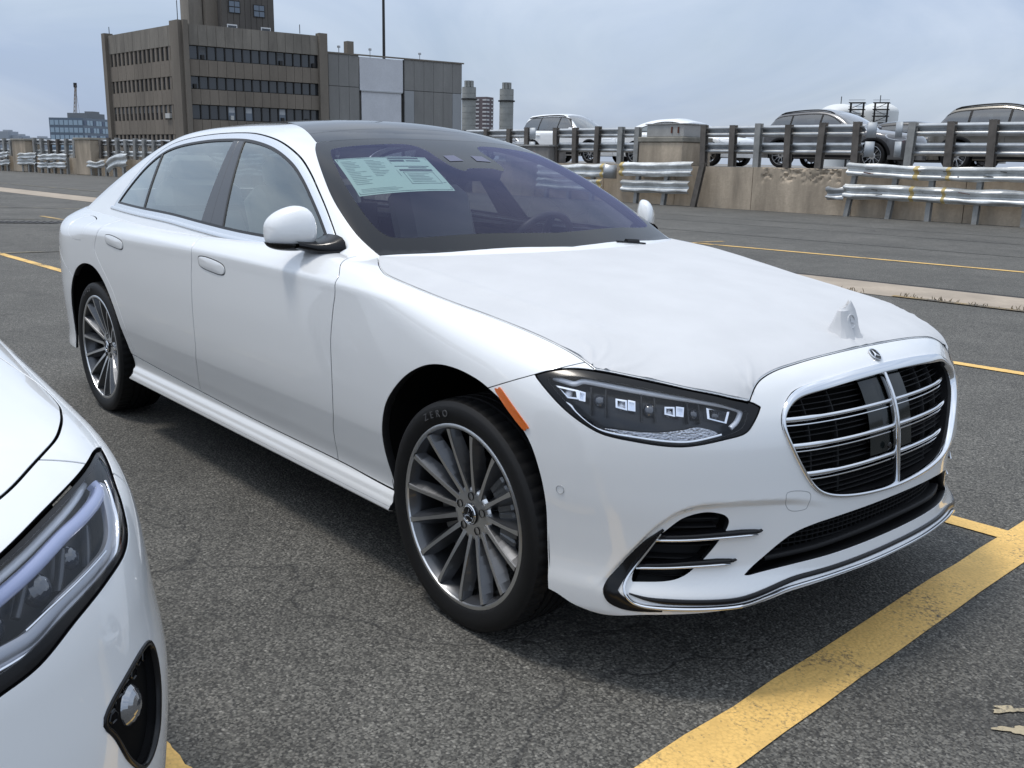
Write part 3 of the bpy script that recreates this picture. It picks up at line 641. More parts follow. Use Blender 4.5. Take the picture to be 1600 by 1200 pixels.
def side_parts():
    shobj('front_wing',FEND,PAINT,CAR,.03); rk=shobj('sill_panel',ROCK,PAINT,CAR,.02); shobj('quarter_panel',cut(QP,-sdpoly(QP.V[:,XZ],FUEL)+.001),PAINT,CAR,.03)
    shobj('fuel_flap',cut(QP,sdpoly(QP.V[:,XZ],FUEL)+.001),PAINT,CAR,.01)
    for s,hx,hz in((FD,-1.66,.948),(RD,-2.825,.955)):
        d=shobj('door',s,PAINT,CAR,.015)
        # flush pull handle in a shallow rim
        P=spl([(hx-.125,hz+.008),(hx-.115,hz+.026),(hx-.03,hz+.028),(hx+.09,hz+.016),(hx+.122,hz-.004),(hx+.105,hz-.026),(hx+.02,hz-.026),(hx-.10,hz-.014)],5)
        V,n=FR.xz(P,-.0028); V0,_=FR.xz(P,.004); c,_=FR.xz([(hx,hz)],-.0050); cin,_=FR.xz(np.array([[hx,hz]])+(P-np.array([hx,hz]))*.86,-.0045); k=len(P)
        VV=np.vstack([V0,V,cin,c]); F=[(i,(i+1)%k,k+(i+1)%k,k+i) for i in range(k)]+[(k+i,k+(i+1)%k,2*k+(i+1)%k,2*k+i) for i in range(k)]+[(2*k+i,2*k+(i+1)%k,3*k) for i in range(k)]
        meshobj('door_handle',VV,F,PAINT,d,smooth=True,angle=50)
        Vg,ng=FR.xz(np.array([[hx,hz]])+(P-np.array([hx,hz]))*1.05,0); stripobj('handle_seam',Vg,ng,.0050,.0006,GASK_GAP,d,closed=True)
    sw=swin(CS); W_=cut(CS,sw)
    dd=lambda s: sdpoly(s.V[:,XZ],WIN)
    ch=cut(W_,dd(W_)+.0055); ch=cut(ch,-(dd(ch)+.029)); ins=cut(W_,dd(W_)+.029)
    belt=lambda s: s.V[:,2]-interp(s.V[:,0],BELT)
    shobj('window_trim',cut(ch,-(belt(ch)+.030)),SATIN,CAR,.008)
    gk=cut(ins,-(dd(ins)+.040)); gl=cut(ins,dd(ins)+.040)
    gb=cut(gk,-(belt(gk)+.02)); gl=cut(gl,-(belt(gl)+.002)); 
    def ln(s,a,b): return s.V[:,0]-(a[0]+(b[0]-a[0])*(s.V[:,2]-a[1])/(b[1]-a[1]))
    q1=((-2.886,1.386),(-2.745,1.11)); bl=((-2.083,1.47),(-1.988,1.10)); bm=((-2.03,1.463),(-1.884,1.098)); br=((-1.978,1.466),(-1.765,1.101))
    qd=lambda s: np.abs(ln(s,*q1))-.011
    shobj('window_gasket',gb,GASK_GAP,CAR,.006)
    quarter=cut(gl,ln(gl,*q1)+.011); rest=cut(gl,-ln(gl,*q1)+.011); shobj('window_divider',cut(gl,np.abs(ln(gl,*q1))-.0105),GASK_GAP,CAR,.006)
    rear=cut(rest,ln(rest,*bl)); rest=cut(rest,-ln(rest,*bl)); front=cut(rest,-ln(rest,*br)+.010); pil=cut(rest,ln(rest,*br)); 
    gs=cut(rest,-ln(rest,*br)); shobj('window_gasket',cut(gs,ln(gs,*br)-.010),GASK_GAP,CAR,.004)
    shobj('pillar_trim',cut(pil,ln(pil,*bm)+.0012),TEX,CAR,.006); shobj('pillar_trim',cut(pil,-ln(pil,*bm)+.0012),TEX,CAR,.006)
    shobj('side_window',front.off(-.004),SIDEG,CAR,0); shobj('side_window',rear.off(-.004),SIDEG,CAR,0); shobj('quarter_window',quarter.off(-.004),SIDEG,CAR,0)
    # bright belt moulding
    xs=np.linspace(-3.36,-.745,60); zb=interp(xs,BELT)-.016
    O=np.stack([xs,np.zeros(60),zb],1); Vb=hit(CFN,O,np.tile([0,-1.,0],(60,1)),1.2); nb=grad(CFN,Vb); stripobj('belt_moulding',Vb,nb,.021,.006,SATIN,CAR)
    # amber side marker, parking sensors
    P=spl([(.183,.778),(.190,.787),(.205,.787),(.300,.709),(.298,.699),(.283,.697)],4); V,n=FR.xz(P,-.004); V0,_=FR.xz(P,.004); c=V.mean(0)+n.mean(0)*.002; k=len(P)
    meshobj('side_marker',np.vstack([V0,V,c[None]]),[(i,(i+1)%k,k+(i+1)%k,k+i) for i in range(k)]+[(k+i,k+(i+1)%k,2*k) for i in range(k)],AMBER,CAR,smooth=True,angle=40)
    for w,z in((1.0701,.5496),(.7481,.5231)):
        c,n=FR.wz([(w,z)]); c=Vector(c[0]); n=Vector(n[0]); t=n.cross(Vector((0,0,1))).normalized(); u=t.cross(n)
        mb=MB(); mb.tube([tuple(c+(t*math.cos(a)+u*math.sin(a))*.0115) for a in np.linspace(0,2*math.pi,25)[:-1]],.0013,5,closed=True); mb.build('parking_sensor',SENS,CAR)
    # headlamp
    hs=cut(LB,hphi(LB)+.0015); hd=lambda s: sdpoly(WZ(s.V),HEADP)
    back=hs.off(-.050); lampo=shobj('headlamp',back,HLIN,CAR,0)
    rim=cut(hs,-(hd(hs)+.006)); 
    wall=lip(cut(hs,hd(hs)+.0005),.052); wall=Sh(wall.V,wall.N,wall.T[len(cut(hs,hd(hs)+.0005).T):]); meshobj('lamp_wall',wall.V,wall.T,BLK,lampo,nrm=wall.N)
    top=lambda s: hd(s)+.006+.011*smooth_step(.60,.50,WZ(s.V)[:,0]/.86*0+ (WZ(s.V)[:,0]))+.010*smooth_step(.72,.80,s.V[:,2])
    brd=cut(hs,-top(hs)); shobj('lamp_border',brd.off(-.002),BLK,lampo,.004)
    ln_=cut(hs,top(hs)); 
    P=resample(spl([(1.1186,.8492),(1.0577,.8403),(1.0352,.8509),(.9964,.8481),(.8919,.8354),(.7694,.8179),(.6644,.7995),(.616,.785),(.612,.776),(.6238,.7546),(.642,.7381)],6,False,(1,2,7,8)),70); V,n=FR.wz(P,.022); stripobj('light_guide',V,n,.0125,.006,DRLM,lampo)
    P=resample(spl([(1.0909,.7885),(1.0593,.7805),(1.0405,.7626),(1.0013,.7347),(.9607,.7207),(.8833,.7127),(.8067,.7056),(.7485,.7059),(.6719,.7218)],6,False),60); V,n=FR.wz(P,.012); stripobj('lamp_chrome_edge',V,n,.0085,.004,CHROME,lampo)
    PLP=spl(pw([(.969,.7285),(.8458,.7265),(.769,.7355),(.7254,.7425),(.6761,.7235),(.7486,.7095),(.8068,.7085),(.9025,.7165)]),5); tp=cut(hs,sdpoly(WZ(hs.V),PLP)); shobj('textured_reflector',tp.off(-.022),HLT,lampo,.01)
    fb=MB()
    frame_box(fb,[(1.118,.831),(1.043,.826),(1.036,.800),(1.072,.7995)],.026,.028,.34); frame_box(fb,[(1.040,.823),(1.022,.820),(1.020,.795),(1.038,.797)],.018,.02,.3)
    frame_box(fb,[(.9434,.8138),(.9132,.811),(.9107,.7835),(.9409,.7895)],.026,.028,.34); frame_box(fb,[(.911,.810),(.892,.807),(.890,.781),(.909,.783)],.018,.02,.3)
    frame_box(fb,[(.8158,.7979),(.7899,.7975),(.788,.772),(.8154,.778)],.026,.028,.34); frame_box(fb,[(.788,.797),(.767,.7945),(.7685,.770),(.787,.7725)],.018,.02,.3)
    frame_box(fb,[(.705,.795),(.640,.784),(.651,.751),(.703,.766)],.026,.03,.22)
    fb.build('lamp_module',mat('lamp_chrome',(.88,.89,.92),.10,1),lampo)
    for w0 in(1.005,.965,.872,.838,.752,.722):
        V,n=FR.wz(resample([(w0,.752+.02*(w0-.7)),(w0+.006,.835-.10*(.95-w0)*.6)],10),.034); stripobj('lamp_fin',V,n,.006,.010,BLK,lampo,base=.02)
    lb=MB()
    for w0,z0,r in((1.078,.815,.011),(.9270,.7985,.011),(.8015,.7845,.010),(.6755,.7745,.012)):
        c,n=FR.wz([(w0,z0)],.047); c=Vector(c[0]); n=Vector(n[0]); t=n.cross(Vector((0,0,1))).normalized(); u=t.cross(n)
        for i in range(5):
            a0,a1=math.pi/2*i/5,math.pi/2*(i+1)/5
            lb.add([tuple(c+(t*math.cos(b)+u*math.sin(b))*r*math.cos(a)+n*r*math.sin(a)) for a in(a0,a1) for b in np.linspace(0,2*math.pi,15)[:-1]],[(k,(k+1)%14,14+(k+1)%14,14+k) for k in range(14)],True)
    lb.build('lamp_bulb',mat('lamp_glow_lens',(.70,.72,.76),.05,.2,1,.0),lampo)
    pj=MB()
    for w,z,r in((.985,.806,.017),(.852,.790,.018),(.735,.781,.015),(.677,.776,.013)):
        c,n=FR.wz([(w,z)],.040); c=Vector(c[0]); n=Vector(n[0]); t=n.cross(Vector((0,0,1))).normalized(); u=t.cross(n)
        for i in range(6):
            a0,a1=math.pi/2*i/6,math.pi/2*(i+1)/6
            Vr=[tuple(c+(t*math.cos(b)+u*math.sin(b))*r*math.cos(a)+n*r*math.sin(a)*.8) for a in(a0,a1) for b in np.linspace(0,2*math.pi,17)[:-1]]
            pj.add(Vr,[(k,(k+1)%16,16+(k+1)%16,16+k) for k in range(16)],True)
    pj.build('projector',PROJ,lampo)
    shobj('lamp_lens',ln_.off(-.002),HLGL,lampo,0)
    # corner vent: black liner, gloss trim, blades
    vs=cut(LB,np.where(LB.V[:,0]>.3,sdpoly(WZ(LB.V),VENTP),1)); vent=shobj('corner_vent',vs.off(-.055),BLKM,CAR,0)
    wl=lip(vs.off(-.001),.06); wl=Sh(wl.V,wl.N,wl.T[len(vs.T):]); meshobj('vent_wall',wl.V,wl.T,BLK,vent,nrm=wl.N)
    for k,z in enumerate((.338,.376,.412,.463,.487)):
        P=[(.86-.30*abs(z-.34),z),(.80,z),(.72,z),(.665+.1*(.46-z),z)]; V,n=FR.wz(resample(P,14),.030); stripobj('vent_slat',V,n,.005,.012,BLKM,vent,base=.02)
    P=resample(spl([(.806,.4640),(.843,.4230),(.890,.364),(.925,.306),(.925,.2835),(.905,.267),(.868,.2565),(.80,.2525)],6,False),60); wd_=np.interp(np.linspace(0,1,60),[0,.15,.45,.65,.8,1],[.006,.022,.034,.042,.026,.010]); V,n=FR.wz(P,-.0005); stripobj('vent_surround',V,n,wd_,.004,BLK,vent)
    for P0,tip,wdt in(([(.824,.4368),(.7541,.4392),(.6661,.4433),(.560,.4455)],[(.66,.4505),(.60,.4545),(.545,.4495)],.016),([(.870,.353),(.7964,.3585),(.718,.3647),(.630,.3675)],[(.72,.3725),(.665,.376),(.612,.3705)],.016)):
        P=resample(spl(P0+[tip[-1]],6,False),40); P[:,1]+=.006; wv=np.interp(np.linspace(0,1,40),[0,.5,.8,.93,1],[.012,.016,.018,.012,.003]); V,n=FR.wz(P,.002); 
        # bridge the recess: push forward where the blade leaves the opening
        stripobj('vent_blade',V,n,wv,.012,BLK,vent,base=.03)
        P=resample(spl(P0,6,False),40); V,n=FR.wz(P,-.009); stripobj('blade_chrome',V,n,np.interp(np.linspace(0,1,40),[0,.1,.9,1],[.006,.007,.007,.003]),.006,CHROME,vent)
    P=resample(spl([(.8125,.4545),(.8554,.384),(.8966,.3173),(.8975,.296),(.8846,.2768),(.8582,.2637),(.7921,.260),(.7176,.2595),(.6485,.2601),(.5933,.2634),(.53,.279),(.4683,.2925),(.3118,.301),(.15,.3025),(0,.303)],6,False),130); V,n=FR.wz(P,-.004); V=smoothpath(V,8); n=smoothpath(n,40); n/=np.linalg.norm(n,axis=1)[:,None]; stripobj('lower_chrome',V,n,np.interp(np.linspace(0,1,130),[0,.05,.3,.5,1],[.004,.007,.011,.009,.0075]),.009,CHROME,CAR,base=.01)
    P=resample(spl([(.882,.291),(.84,.281),(.7931,.2775),(.6985,.2755),(.64,.2755),(.595,.279),(.5269,.2945),(.4683,.3070),(.4057,.3135),(.2,.3185),(0,.3200)],6,False),110); V,n=FR.wz(P,-.0015); V=smoothpath(V,8); n=smoothpath(n,40); n/=np.linalg.norm(n,axis=1)[:,None]; stripobj('lower_black_strip',V,n,np.interp(np.linspace(0,1,110),[0,.1,1],[.004,.015,.013]),.005,BLK,CAR)
    # arch liner
    for A,yo in((ARCH_F,.925),(ARCH_R,.93)):
        a=A[(A[:,1]>.285)]; c=np.array([a[:,0].mean(),.36]); k=len(a); a2=c+(a-c)*1.012
        V=[(x,-yo,z) for x,z in a2]+[(x,-.58,z) for x,z in a2]+[(c[0],-.57,.3)]
        meshobj('arch_liner',V,[(i,i+1,k+i+1,k+i) for i in range(k-1)]+[(k+i,k+i+1,2*k) for i in range(k-1)],DARK,CAR,smooth=True)
    # door mirror
    NU,NV=34,28; V=[]
    for i in range(NU+1):
        u=i/NU; a=math.pi*u; cx=math.cos(a)          # +1 inner end, -1 outer end
        sn=math.sin(a)**.55; yy=-.948+.070*cx; xc=-1.015+.046*cx+.012*cx*cx; top=.086*math.sin(a)**.6*(1+.30*cx); bot=.062*math.sin(a)**.42
        for j in range(NV):
            bq=2*math.pi*j/NV; cb,sb=math.cos(bq),math.sin(bq); fx_=math.copysign(abs(cb)**.85,cb); fz=math.copysign(abs(sb)**.85,sb)
            V.append((xc+.072*sn*(fx_ if fx_>0 else fx_*.55),yy,1.131+(top if fz>0 else bot)*fz))
    F=[(i*NV+j,i*NV+(j+1)%NV,(i+1)*NV+(j+1)%NV,(i+1)*NV+j) for i in range(NU) for j in range(NV)]
    mo=meshobj('door_mirror',V,F,PAINT,CAR,smooth=True)
    # dark lower shell and stalk
    lowV=[(-1.02+(x+1.02)*1.035,-.948+(y+.948)*1.025,z-.004 if z<1.100 else 1.096) for x,y,z in V]
    lowV=[(x,y,z-.004) for x,y,z in lowV]
    meshobj('mirror_underside',lowV,F,BLK,mo,smooth=True)
    st=MB(); secs=[((-.90,-.83,1.083),.090,.042),((-.92,-.86,1.076),.082,.030),((-.95,-.90,1.078),.070,.020),((-.98,-.95,1.088),.055,.014)]
    V=[];k=14
    for (c,lx,lz) in secs:
        for j in range(k):
            a=2*math.pi*j/k; V.append((c[0]+lx*math.copysign(abs(math.cos(a))**.7,math.cos(a)),c[1],c[2]+lz*math.copysign(abs(math.sin(a))**.8,math.sin(a))))
    st.add(V,[(i*k+j,i*k+(j+1)%k,(i+1)*k+(j+1)%k,(i+1)*k+j) for i in range(3) for j in range(k)],True); st.build('mirror_stalk',BLK,mo)
    # black triangle at the foot of the pillar
    tr=cut(gl,-(gl.V[:,0]+.985-.35*(gl.V[:,2]-1.06))); tr=cut(tr,tr.V[:,2]-1.145-.0); shobj('mirror_patch',tr.off(.003),BLK,CAR,.006)
side_parts(); FLIP[0]=True; side_parts(); FLIP[0]=False
# wheels
for x in(0,-3.216):
    for s in(-1,1): 
        w=build_wheel(CAR,x,s*.945,.354,face=s)
        if s<0:
            for ch,a in zip('ZERO',(118,112.2,106.2,99.6)):
                V,F=letters(ch,.030,.0012); an=R(a); t=np.array([math.sin(an),0,-math.cos(an)]); u=np.array([math.cos(an),0,math.sin(an)])
                base=np.array([x,-.9615,.354])+u*.306
                meshobj('sidewall_lettering',base+V[:,[0]]*t+V[:,[1]]*u+V[:,[2]]*np.array([0,-1.,0]),F,mat('tyre_letters',(.075,.075,.078),.5),w)
# grille
g3=cut(LB,np.where(LB.V[:,0]>.45,sdpoly(LB.V[:,YZ],GRP),1)); G2=(g3+g3.mirror())
GRI=shobj('grille',G2.off(-.060),DARK,CAR,0)
wl=lip(G2,.062,mid); meshobj('grille_wall',wl.V,wl.T[len(G2.T):],BLKM,GRI,nrm=wl.N)
P=resample(np.vstack([GRP,GRP[:1]]),181)[:-1]; wv=.0098+.0185*np.clip((P[:,1]-.75)/.08,0,1)**1.2
tn=np.roll(P,-1,0)-np.roll(P,1,0); tn/=np.linalg.norm(tn,axis=1)[:,None]; nm=np.stack([-tn[:,1],tn[:,0]],1); nm*=np.sign((nm*(np.array([0,.67])-P)).sum(1))[:,None]
V,n=FR.yz(smoothpath(P+nm*(wv*.42)[:,None],4,True),-.001); n=smoothpath(n,4,True)
stripobj('grille_surround',V,n,wv,.007,CHROME,GRI,closed=True,base=.010)
GW=lambda z: np.interp(z,[.50,.537,.57,.636,.701,.74,.771,.803,.82,.836],[.18,.362,.402,.445,.475,.482,.468,.432,.385,.22])
for z in(.745,.671,.589):
    w=GW(z)-.012
    for dz,wd_,rs,ins in((.0,.0118,.008,.004),(-.0165,.0048,.005,.008)):
        ys=np.linspace(-w,w,61); V,n=FR.yz(np.stack([ys,np.full(61,z+dz)],1),ins+.018); V[:,0]+=-.012*(np.abs(ys)/w)**8; e=np.clip((np.abs(ys)/w-.70)/.06,0,1) if dz==0 else 0
        stripobj('grille_bar',V,n,wd_*(1+.28*e)-np.clip((np.abs(ys)/w-.985)/.015,0,1)*wd_*.6,rs,CHROME,GRI,base=.006)
for z in np.arange(.518,.832,.0148):
    if min(abs(z-a) for a in(.745,.7275,.671,.6535,.589,.5715))<.011: continue
    w=GW(z)-.008; ys=np.linspace(-w,w,41); V,n=FR.yz(np.stack([ys,np.full(41,z)],1),.040); stripobj('grille_slat',V,n,.0030,.004,BLKM,GRI,base=.02)
for ys in(-.36,-.25,.25,.36):
    zs=np.array([z for z in np.linspace(.51,.83,40) if GW(z)>abs(ys)+.01]); V,n=FR.yz(np.stack([np.full(len(zs),ys),zs],1),.040); stripobj('grille_rib',V,n,.004,.003,BLKM,GRI,base=.015)
zs=np.linspace(.500,.828,40); V,n=FR.yz(np.stack([np.zeros(40),zs],1),.006); stripobj('grille_spine',V,n,.0095,.007,CHROME,GRI,base=.012)
PAN=mat('sensor_panel',(.010,.013,.013),.10,0,.0,.02,spec=.35)
for z0,z1 in((.599,.829),):
    for y0,y1 in((-.118,-.010),(.010,.118)):
        ys=np.linspace(y0,y1,9); zz=np.linspace(z0,z1,7); Y,Z=np.meshgrid(ys,zz); V,n=FR.yz(np.stack([Y.ravel(),Z.ravel()],1),.024); i=np.arange(63).reshape(7,9)
        Fq=np.stack([i[:-1,:-1].ravel(),i[:-1,1:].ravel(),i[1:,1:].ravel(),i[1:,:-1].ravel()],1); meshobj('sensor_panel',V,Fq,PAN,GRI,nrm=n)
c,n=FR.yz([(-.035,.617)],.014); mb=MB(); mb.lathe([(.0,.004),(.008,.004),(.011,0)],20,'x',tuple(c[0])); mb.build('grille_camera',BLK,GRI)
# nose badge
c,n=FR.xy([(.752,.0)],0,.5); c=Vector(c[0]); n=Vector(n[0]); t=Vector((0,1,0)); u=n.cross(t).normalized()*-1
if u.z<0: u=-u
mb=MB(); ring=24; V=[tuple(c+n*.001)]+[tuple(c+n*.003+(t*math.cos(a)+u*math.sin(a))*.021) for a in np.linspace(0,2*math.pi,ring+1)[:-1]]; mb.add(V,[(0,1+i,1+(i+1)%ring) for i in range(ring)]); bd=mb.build('nose_badge',BLK,CAR)
mb=MB(); star(mb,c+n*.0035,t,u,n,.0215,.003); mb.build('badge_star',CHROME,bd)
# lower intake
i3=cut(LB,np.where(LB.V[:,0]>.45,sdpoly(LB.V[:,YZ],INP),1)); I2=i3+i3.mirror(); INT=shobj('lower_intake',I2.off(-.075),DARK,CAR,0)
wl=lip(I2,.078,mid); meshobj('intake_wall',wl.V,wl.T[len(I2.T):],BLKM,INT,nrm=wl.N)
IW=lambda z: np.interp(z,[.338,.372,.413,.437,.453,.466],[.545,.515,.465,.425,.368,.16])
mb=MB()
for z in np.arange(.362,.462,.0125):
    w=IW(z)-.01; ys=np.linspace(-w,w,41); V,n=FR.yz(np.stack([ys,np.full(41,z)],1),.050); VV,F=strip(V,n,.003,.004); mb.add(VV.tolist(),F)
for yv in np.arange(-.5,.501,.022):
    zz=[z for z in np.linspace(.358,.462,8) if IW(z)>abs(yv)+.012]
    if len(zz)>1: V,n=FR.yz(np.stack([np.full(len(zz),yv),zz],1),.052); VV,F=strip(V,n,.003,.003); mb.add(VV.tolist(),F)
mb.build('intake_mesh',BLKM,INT)
ys=np.linspace(-.50,.50,51); V,n=FR.yz(np.stack([ys,.383-.02*(np.abs(ys)/.5)**2],1),.030); stripobj('intake_bar',V,n,.016,.010,BLKM,INT,base=.02)
# towing-eye cover outline
P=resample(spl([(.484,.556),(.412,.548),(.409,.515),(.419,.499),(.47,.504)],5,True),40); V,n=FR.wz(P,0); stripobj('tow_cover_seam',V,n,.0022,.0004,SENS,CAR,closed=True)
# underbody
mb=MB(); mb.box((-1.75,0,.30),(4.6,1.62,.10)); mb.box((.22,0,.30),(.80,1.10,.06)); mb.box((-1.72,0,.36),(2.0,1.80,.12)); mb.build('underbody',DARK,CAR)
# ---------------------------------------------------------------- saloon interior
LEA=mat('seat_cover',(.46,.47,.46),.55); DASH=mat('dashboard',(.020,.021,.024),.5); CARP=mat('cabin_dark',(.030,.031,.034),.7)
def rbox(name,c,d,mt,par,bev=.05,rx=0,ry=0,rz=0):
    from mathutils import Euler
    mb=MB(); mb.box(c,d,Euler((rx,ry,rz)).to_matrix(),bev); return mb.build(name,mt,par)
for x in(-1.62,-2.72):
    for s in(-1,1):
        st=rbox('seat',(x+.05,s*.39,.66),(.52,.50,.20),LEA,CAR,.06)
        mb=MB(); mb.box((x-.31,s*.39,.98),(.17,.48,.58),Matrix.Rotation(R(-20),3,'Y'),.06); mb.build('seat_back',LEA,st)
        mb=MB(); mb.box((x-.43,s*.39,1.31),(.10,.26,.15),Matrix.Rotation(R(-14),3,'Y'),.04); mb.build('headrest',LEA,st)
mb=MB(); mb.box((-.86,0,.93),(.50,1.46,.20),Matrix.Rotation(R(6),3,'Y'),.05); mb.box((-1.05,0,.80),(.2,1.40,.35),None,.05); mb.build('dashboard',DASH,CAR)
mb=MB()
cw=Vector((-1.13,.37,1.005)); ax=Vector((-.86,0,.50)).normalized(); t=Vector((0,1,0)); u=ax.cross(t).normalized()
mb.tube([tuple(cw+(t*math.cos(a)+u*math.sin(a))*.180) for a in np.linspace(0,2*math.pi,41)[:-1]],.0165,10,closed=True)
for a in(R(180),R(0),R(270)): mb.tube([tuple(cw-ax*.01),tuple(cw+(t*math.cos(a)+u*math.sin(a))*.18*(1 if True else 1))],.018,8)
mb.tube([tuple(cw-ax*.12),tuple(cw+ax*.012)],.06,16); mb.build('steering_wheel',mat('wheel_leather',(.03,.031,.034),.45),CAR)
mb=MB(); mb.box((-1.72,0,.47),(2.9,1.66,.06)); mb.box((-3.02,0,.80),(.08,1.4,.64)); mb.box((-3.36,0,1.085),(.7,1.22,.03)); mb.box((-2.1,0,.62),(1.7,.22,.34)); mb.build('cabin_floor',CARP,CAR)
for s in(-1,1):
    mb=MB(); mb.box((-1.80,s*.835,.74),(2.0,.05,.56)); mb.build('door_lining',CARP,CAR)
HL=cut(CS,-(CS.V[:,2]-1.475)); HL=(HL+HL.mirror()).off(-.03); meshobj('headliner',HL.V,HL.T,mat('headliner',(.30,.30,.29),.9),CAR,nrm=-HL.N)
# sensor housing behind the top of the screen
cb=Front(CFN)
P=spl([(-1.36,-.14),(-1.20,-.138),(-1.115,-.128),(-1.078,-.10),(-1.10,0),(-1.078,.10),(-1.115,.128),(-1.20,.138),(-1.36,.14)],5,True,(0,8)); V,n=cb.xy(P,.010,1.0); k=len(P); c=V.mean(0)
mb=MB(); mb.add(np.vstack([V,V-n*.05]).tolist(),[tuple(range(k))]+[(i,(i+1)%k,k+(i+1)%k,k+i) for i in range(k)]); sh_=mb.build('sensor_housing',mat('housing_black',(.03,.031,.035),.4),CAR)
for s in(-1,1):
    P=spl([(-1.222,s*.045),(-1.218,s*.105),(-1.160,s*.112),(-1.165,s*.036)],3,True,(0,1,2,3)); V,n=cb.xy(P,-.0018,1.0); meshobj('sensor_window',V,[tuple(range(len(P)))],mat('sensor_window',(.085,.085,.14),.3),sh_)
V_=[(-1.245,-.055,1.30),(-1.245,.055,1.30)]
mb=MB(); mb.box((-1.36,0,1.36),(.03,.24,.07),Matrix.Rotation(R(12),3,'Y'),.012); mb.build('interior_mirror',BLK,CAR)
# window sticker: printed price sheet inside the screen
STK=mat('sticker_paper',(.62,.88,.74),.6); 
A,B,C,D=[np.array(p) for p in((-1.285,-.592),(-1.22,-.198),(-.926,-.26),(-.996,-.656))]
def stk(u,v): return (A*(1-u)+B*u)*(1-v)+(D*(1-u)+C*u)*v
def stick(u0,u1,v0,v1,ins,name,mt,par,nu=10,nv=8):
    P=np.array([stk(u0+(u1-u0)*i/nu,v0+(v1-v0)*j/nv) for j in range(nv+1) for i in range(nu+1)]); V,n=cb.xy(P,ins,1.0); i=np.arange(len(P)).reshape(nv+1,nu+1)
    return meshobj(name,V,np.stack([i[:-1,:-1].ravel(),i[:-1,1:].ravel(),i[1:,1:].ravel(),i[1:,:-1].ravel()],1),mt,par,smooth=True)
sk=stick(0,1,0,1,.006,'window_sticker',STK,CAR)
INK=mat('sticker_ink',(.10,.15,.14),.6); INKL=mat('sticker_ink_light',(.34,.47,.41),.6)
def ink(u0,u1,v0,v1,m=INK): stick(u0,u1,v0,v1,.0052,'print',m,sk,4,1)
for a in((.015,.985,.02,.028),(.015,.985,.965,.973),(.015,.021,.02,.973),(.979,.985,.02,.973),(.55,.554,.05,.60),(.56,.90,.03,.075),(.58,.94,.40,.455),(.60,.93,.48,.488),(.60,.93,.80,.808),(.60,.605,.48,.80),(.925,.93,.48,.80),(.945,.98,.78,.788),(.56,.72,.10,.16),(.74,.90,.12,.15),(.56,.94,.30,.318),(.70,.90,.345,.37)): ink(*a)
rs=random.Random(3)
for col,n0 in((.04,15),(.29,11)):
    for j in range(n0):
        v=.10+j*.045; ink(col,col+rs.uniform(.08,.21),v,v+.012,INKL)
for j in range(6): ink(.63,.63+rs.uniform(.1,.26),.53+j*.042,.545+j*.042,INKL)
for j in range(3): ink(.05,.05+rs.uniform(.3,.45),.86+j*.03,.868+j*.03,INKL)
# wipers tucked under the bonnet edge
mb=MB(); P,_=cb.xy(resample([(-.568,.42),(-.562,.34)],4),-.004,1.0); mb.tube(P.tolist(),.010,6); P,_=cb.xy(resample([(-.562,.46),(-.556,.28)],6),-.001,1.0); mb.tube(P.tolist(),.005,6); mb.build('wiper',BLKM,CAR)
# added dark shell that blocks light through the panel gaps
IB=LB.off(-.014); IB=cut(IB,np.where(IB.V[:,1]<-.5,-sdpoly(IB.V[:,XZ],ARCH_F*np.array([1.,1.])),-1)-.0); 
keep=np.where(IB.V[:,0]>-.10,1.0,-1.0); IB=cut(IB,keep); IB=IB+IB.mirror(); meshobj('gap_blackout',IB.V,IB.T,DARK,CAR,nrm=IB.N)
# ---------------------------------------------------------------- ground
ASP=mat('asphalt',(.05,.05,.05),.85); b=NB(ASP); o_=b.obj()
v1=b.n('ShaderNodeTexVoronoi',{'Vector':o_,'Scale':98.,'Randomness':1.}); v2=b.n('ShaderNodeTexVoronoi',{'Vector':o_,'Scale':165.,'Randomness':1.})
st=b.n('ShaderNodeSeparateColor',{'Color':v1.outputs['Color']}).outputs[0]; st2=b.n('ShaderNodeSeparateColor',{'Color':v2.outputs['Color']}).outputs[0]
stone=b.ramp(st,[(0,(.046,.045,.042)),(.35,(.122,.117,.104)),(.66,(.215,.206,.182)),(.90,(.33,.315,.278)),(1.,(.48,.46,.41))])
fine=b.ramp(st2,[(0,(.034,.033,.031)),(.55,(.118,.113,.101)),(1,(.26,.25,.222))])
shape=b.ramp(v1.outputs['Distance'],[(.25,1),(.62,0)])
c=b.mix(shape,fine,stone)
c=b.mix(b.ramp(b.noise(o_,60,3,.6),[(.40,0),(.62,1)]),b.mix(.5,c,fine),c)
blot=b.ramp(b.noise(o_,.55,7,.62,.4),[(.30,.50),(.70,.80)]); c=b.mix(1.0,c,blot,'MULTIPLY')
blot2=b.ramp(b.noise(o_,3.2,5,.6),[(.30,.86),(.70,1.10)]); c=b.mix(1.0,c,blot2,'MULTIPLY')
oil=b.ramp(b.noise(o_,1.15,3,.5,.6),[(.655,0),(.74,.42)]); c=b.mix(oil,c,(.030,.029,.028))
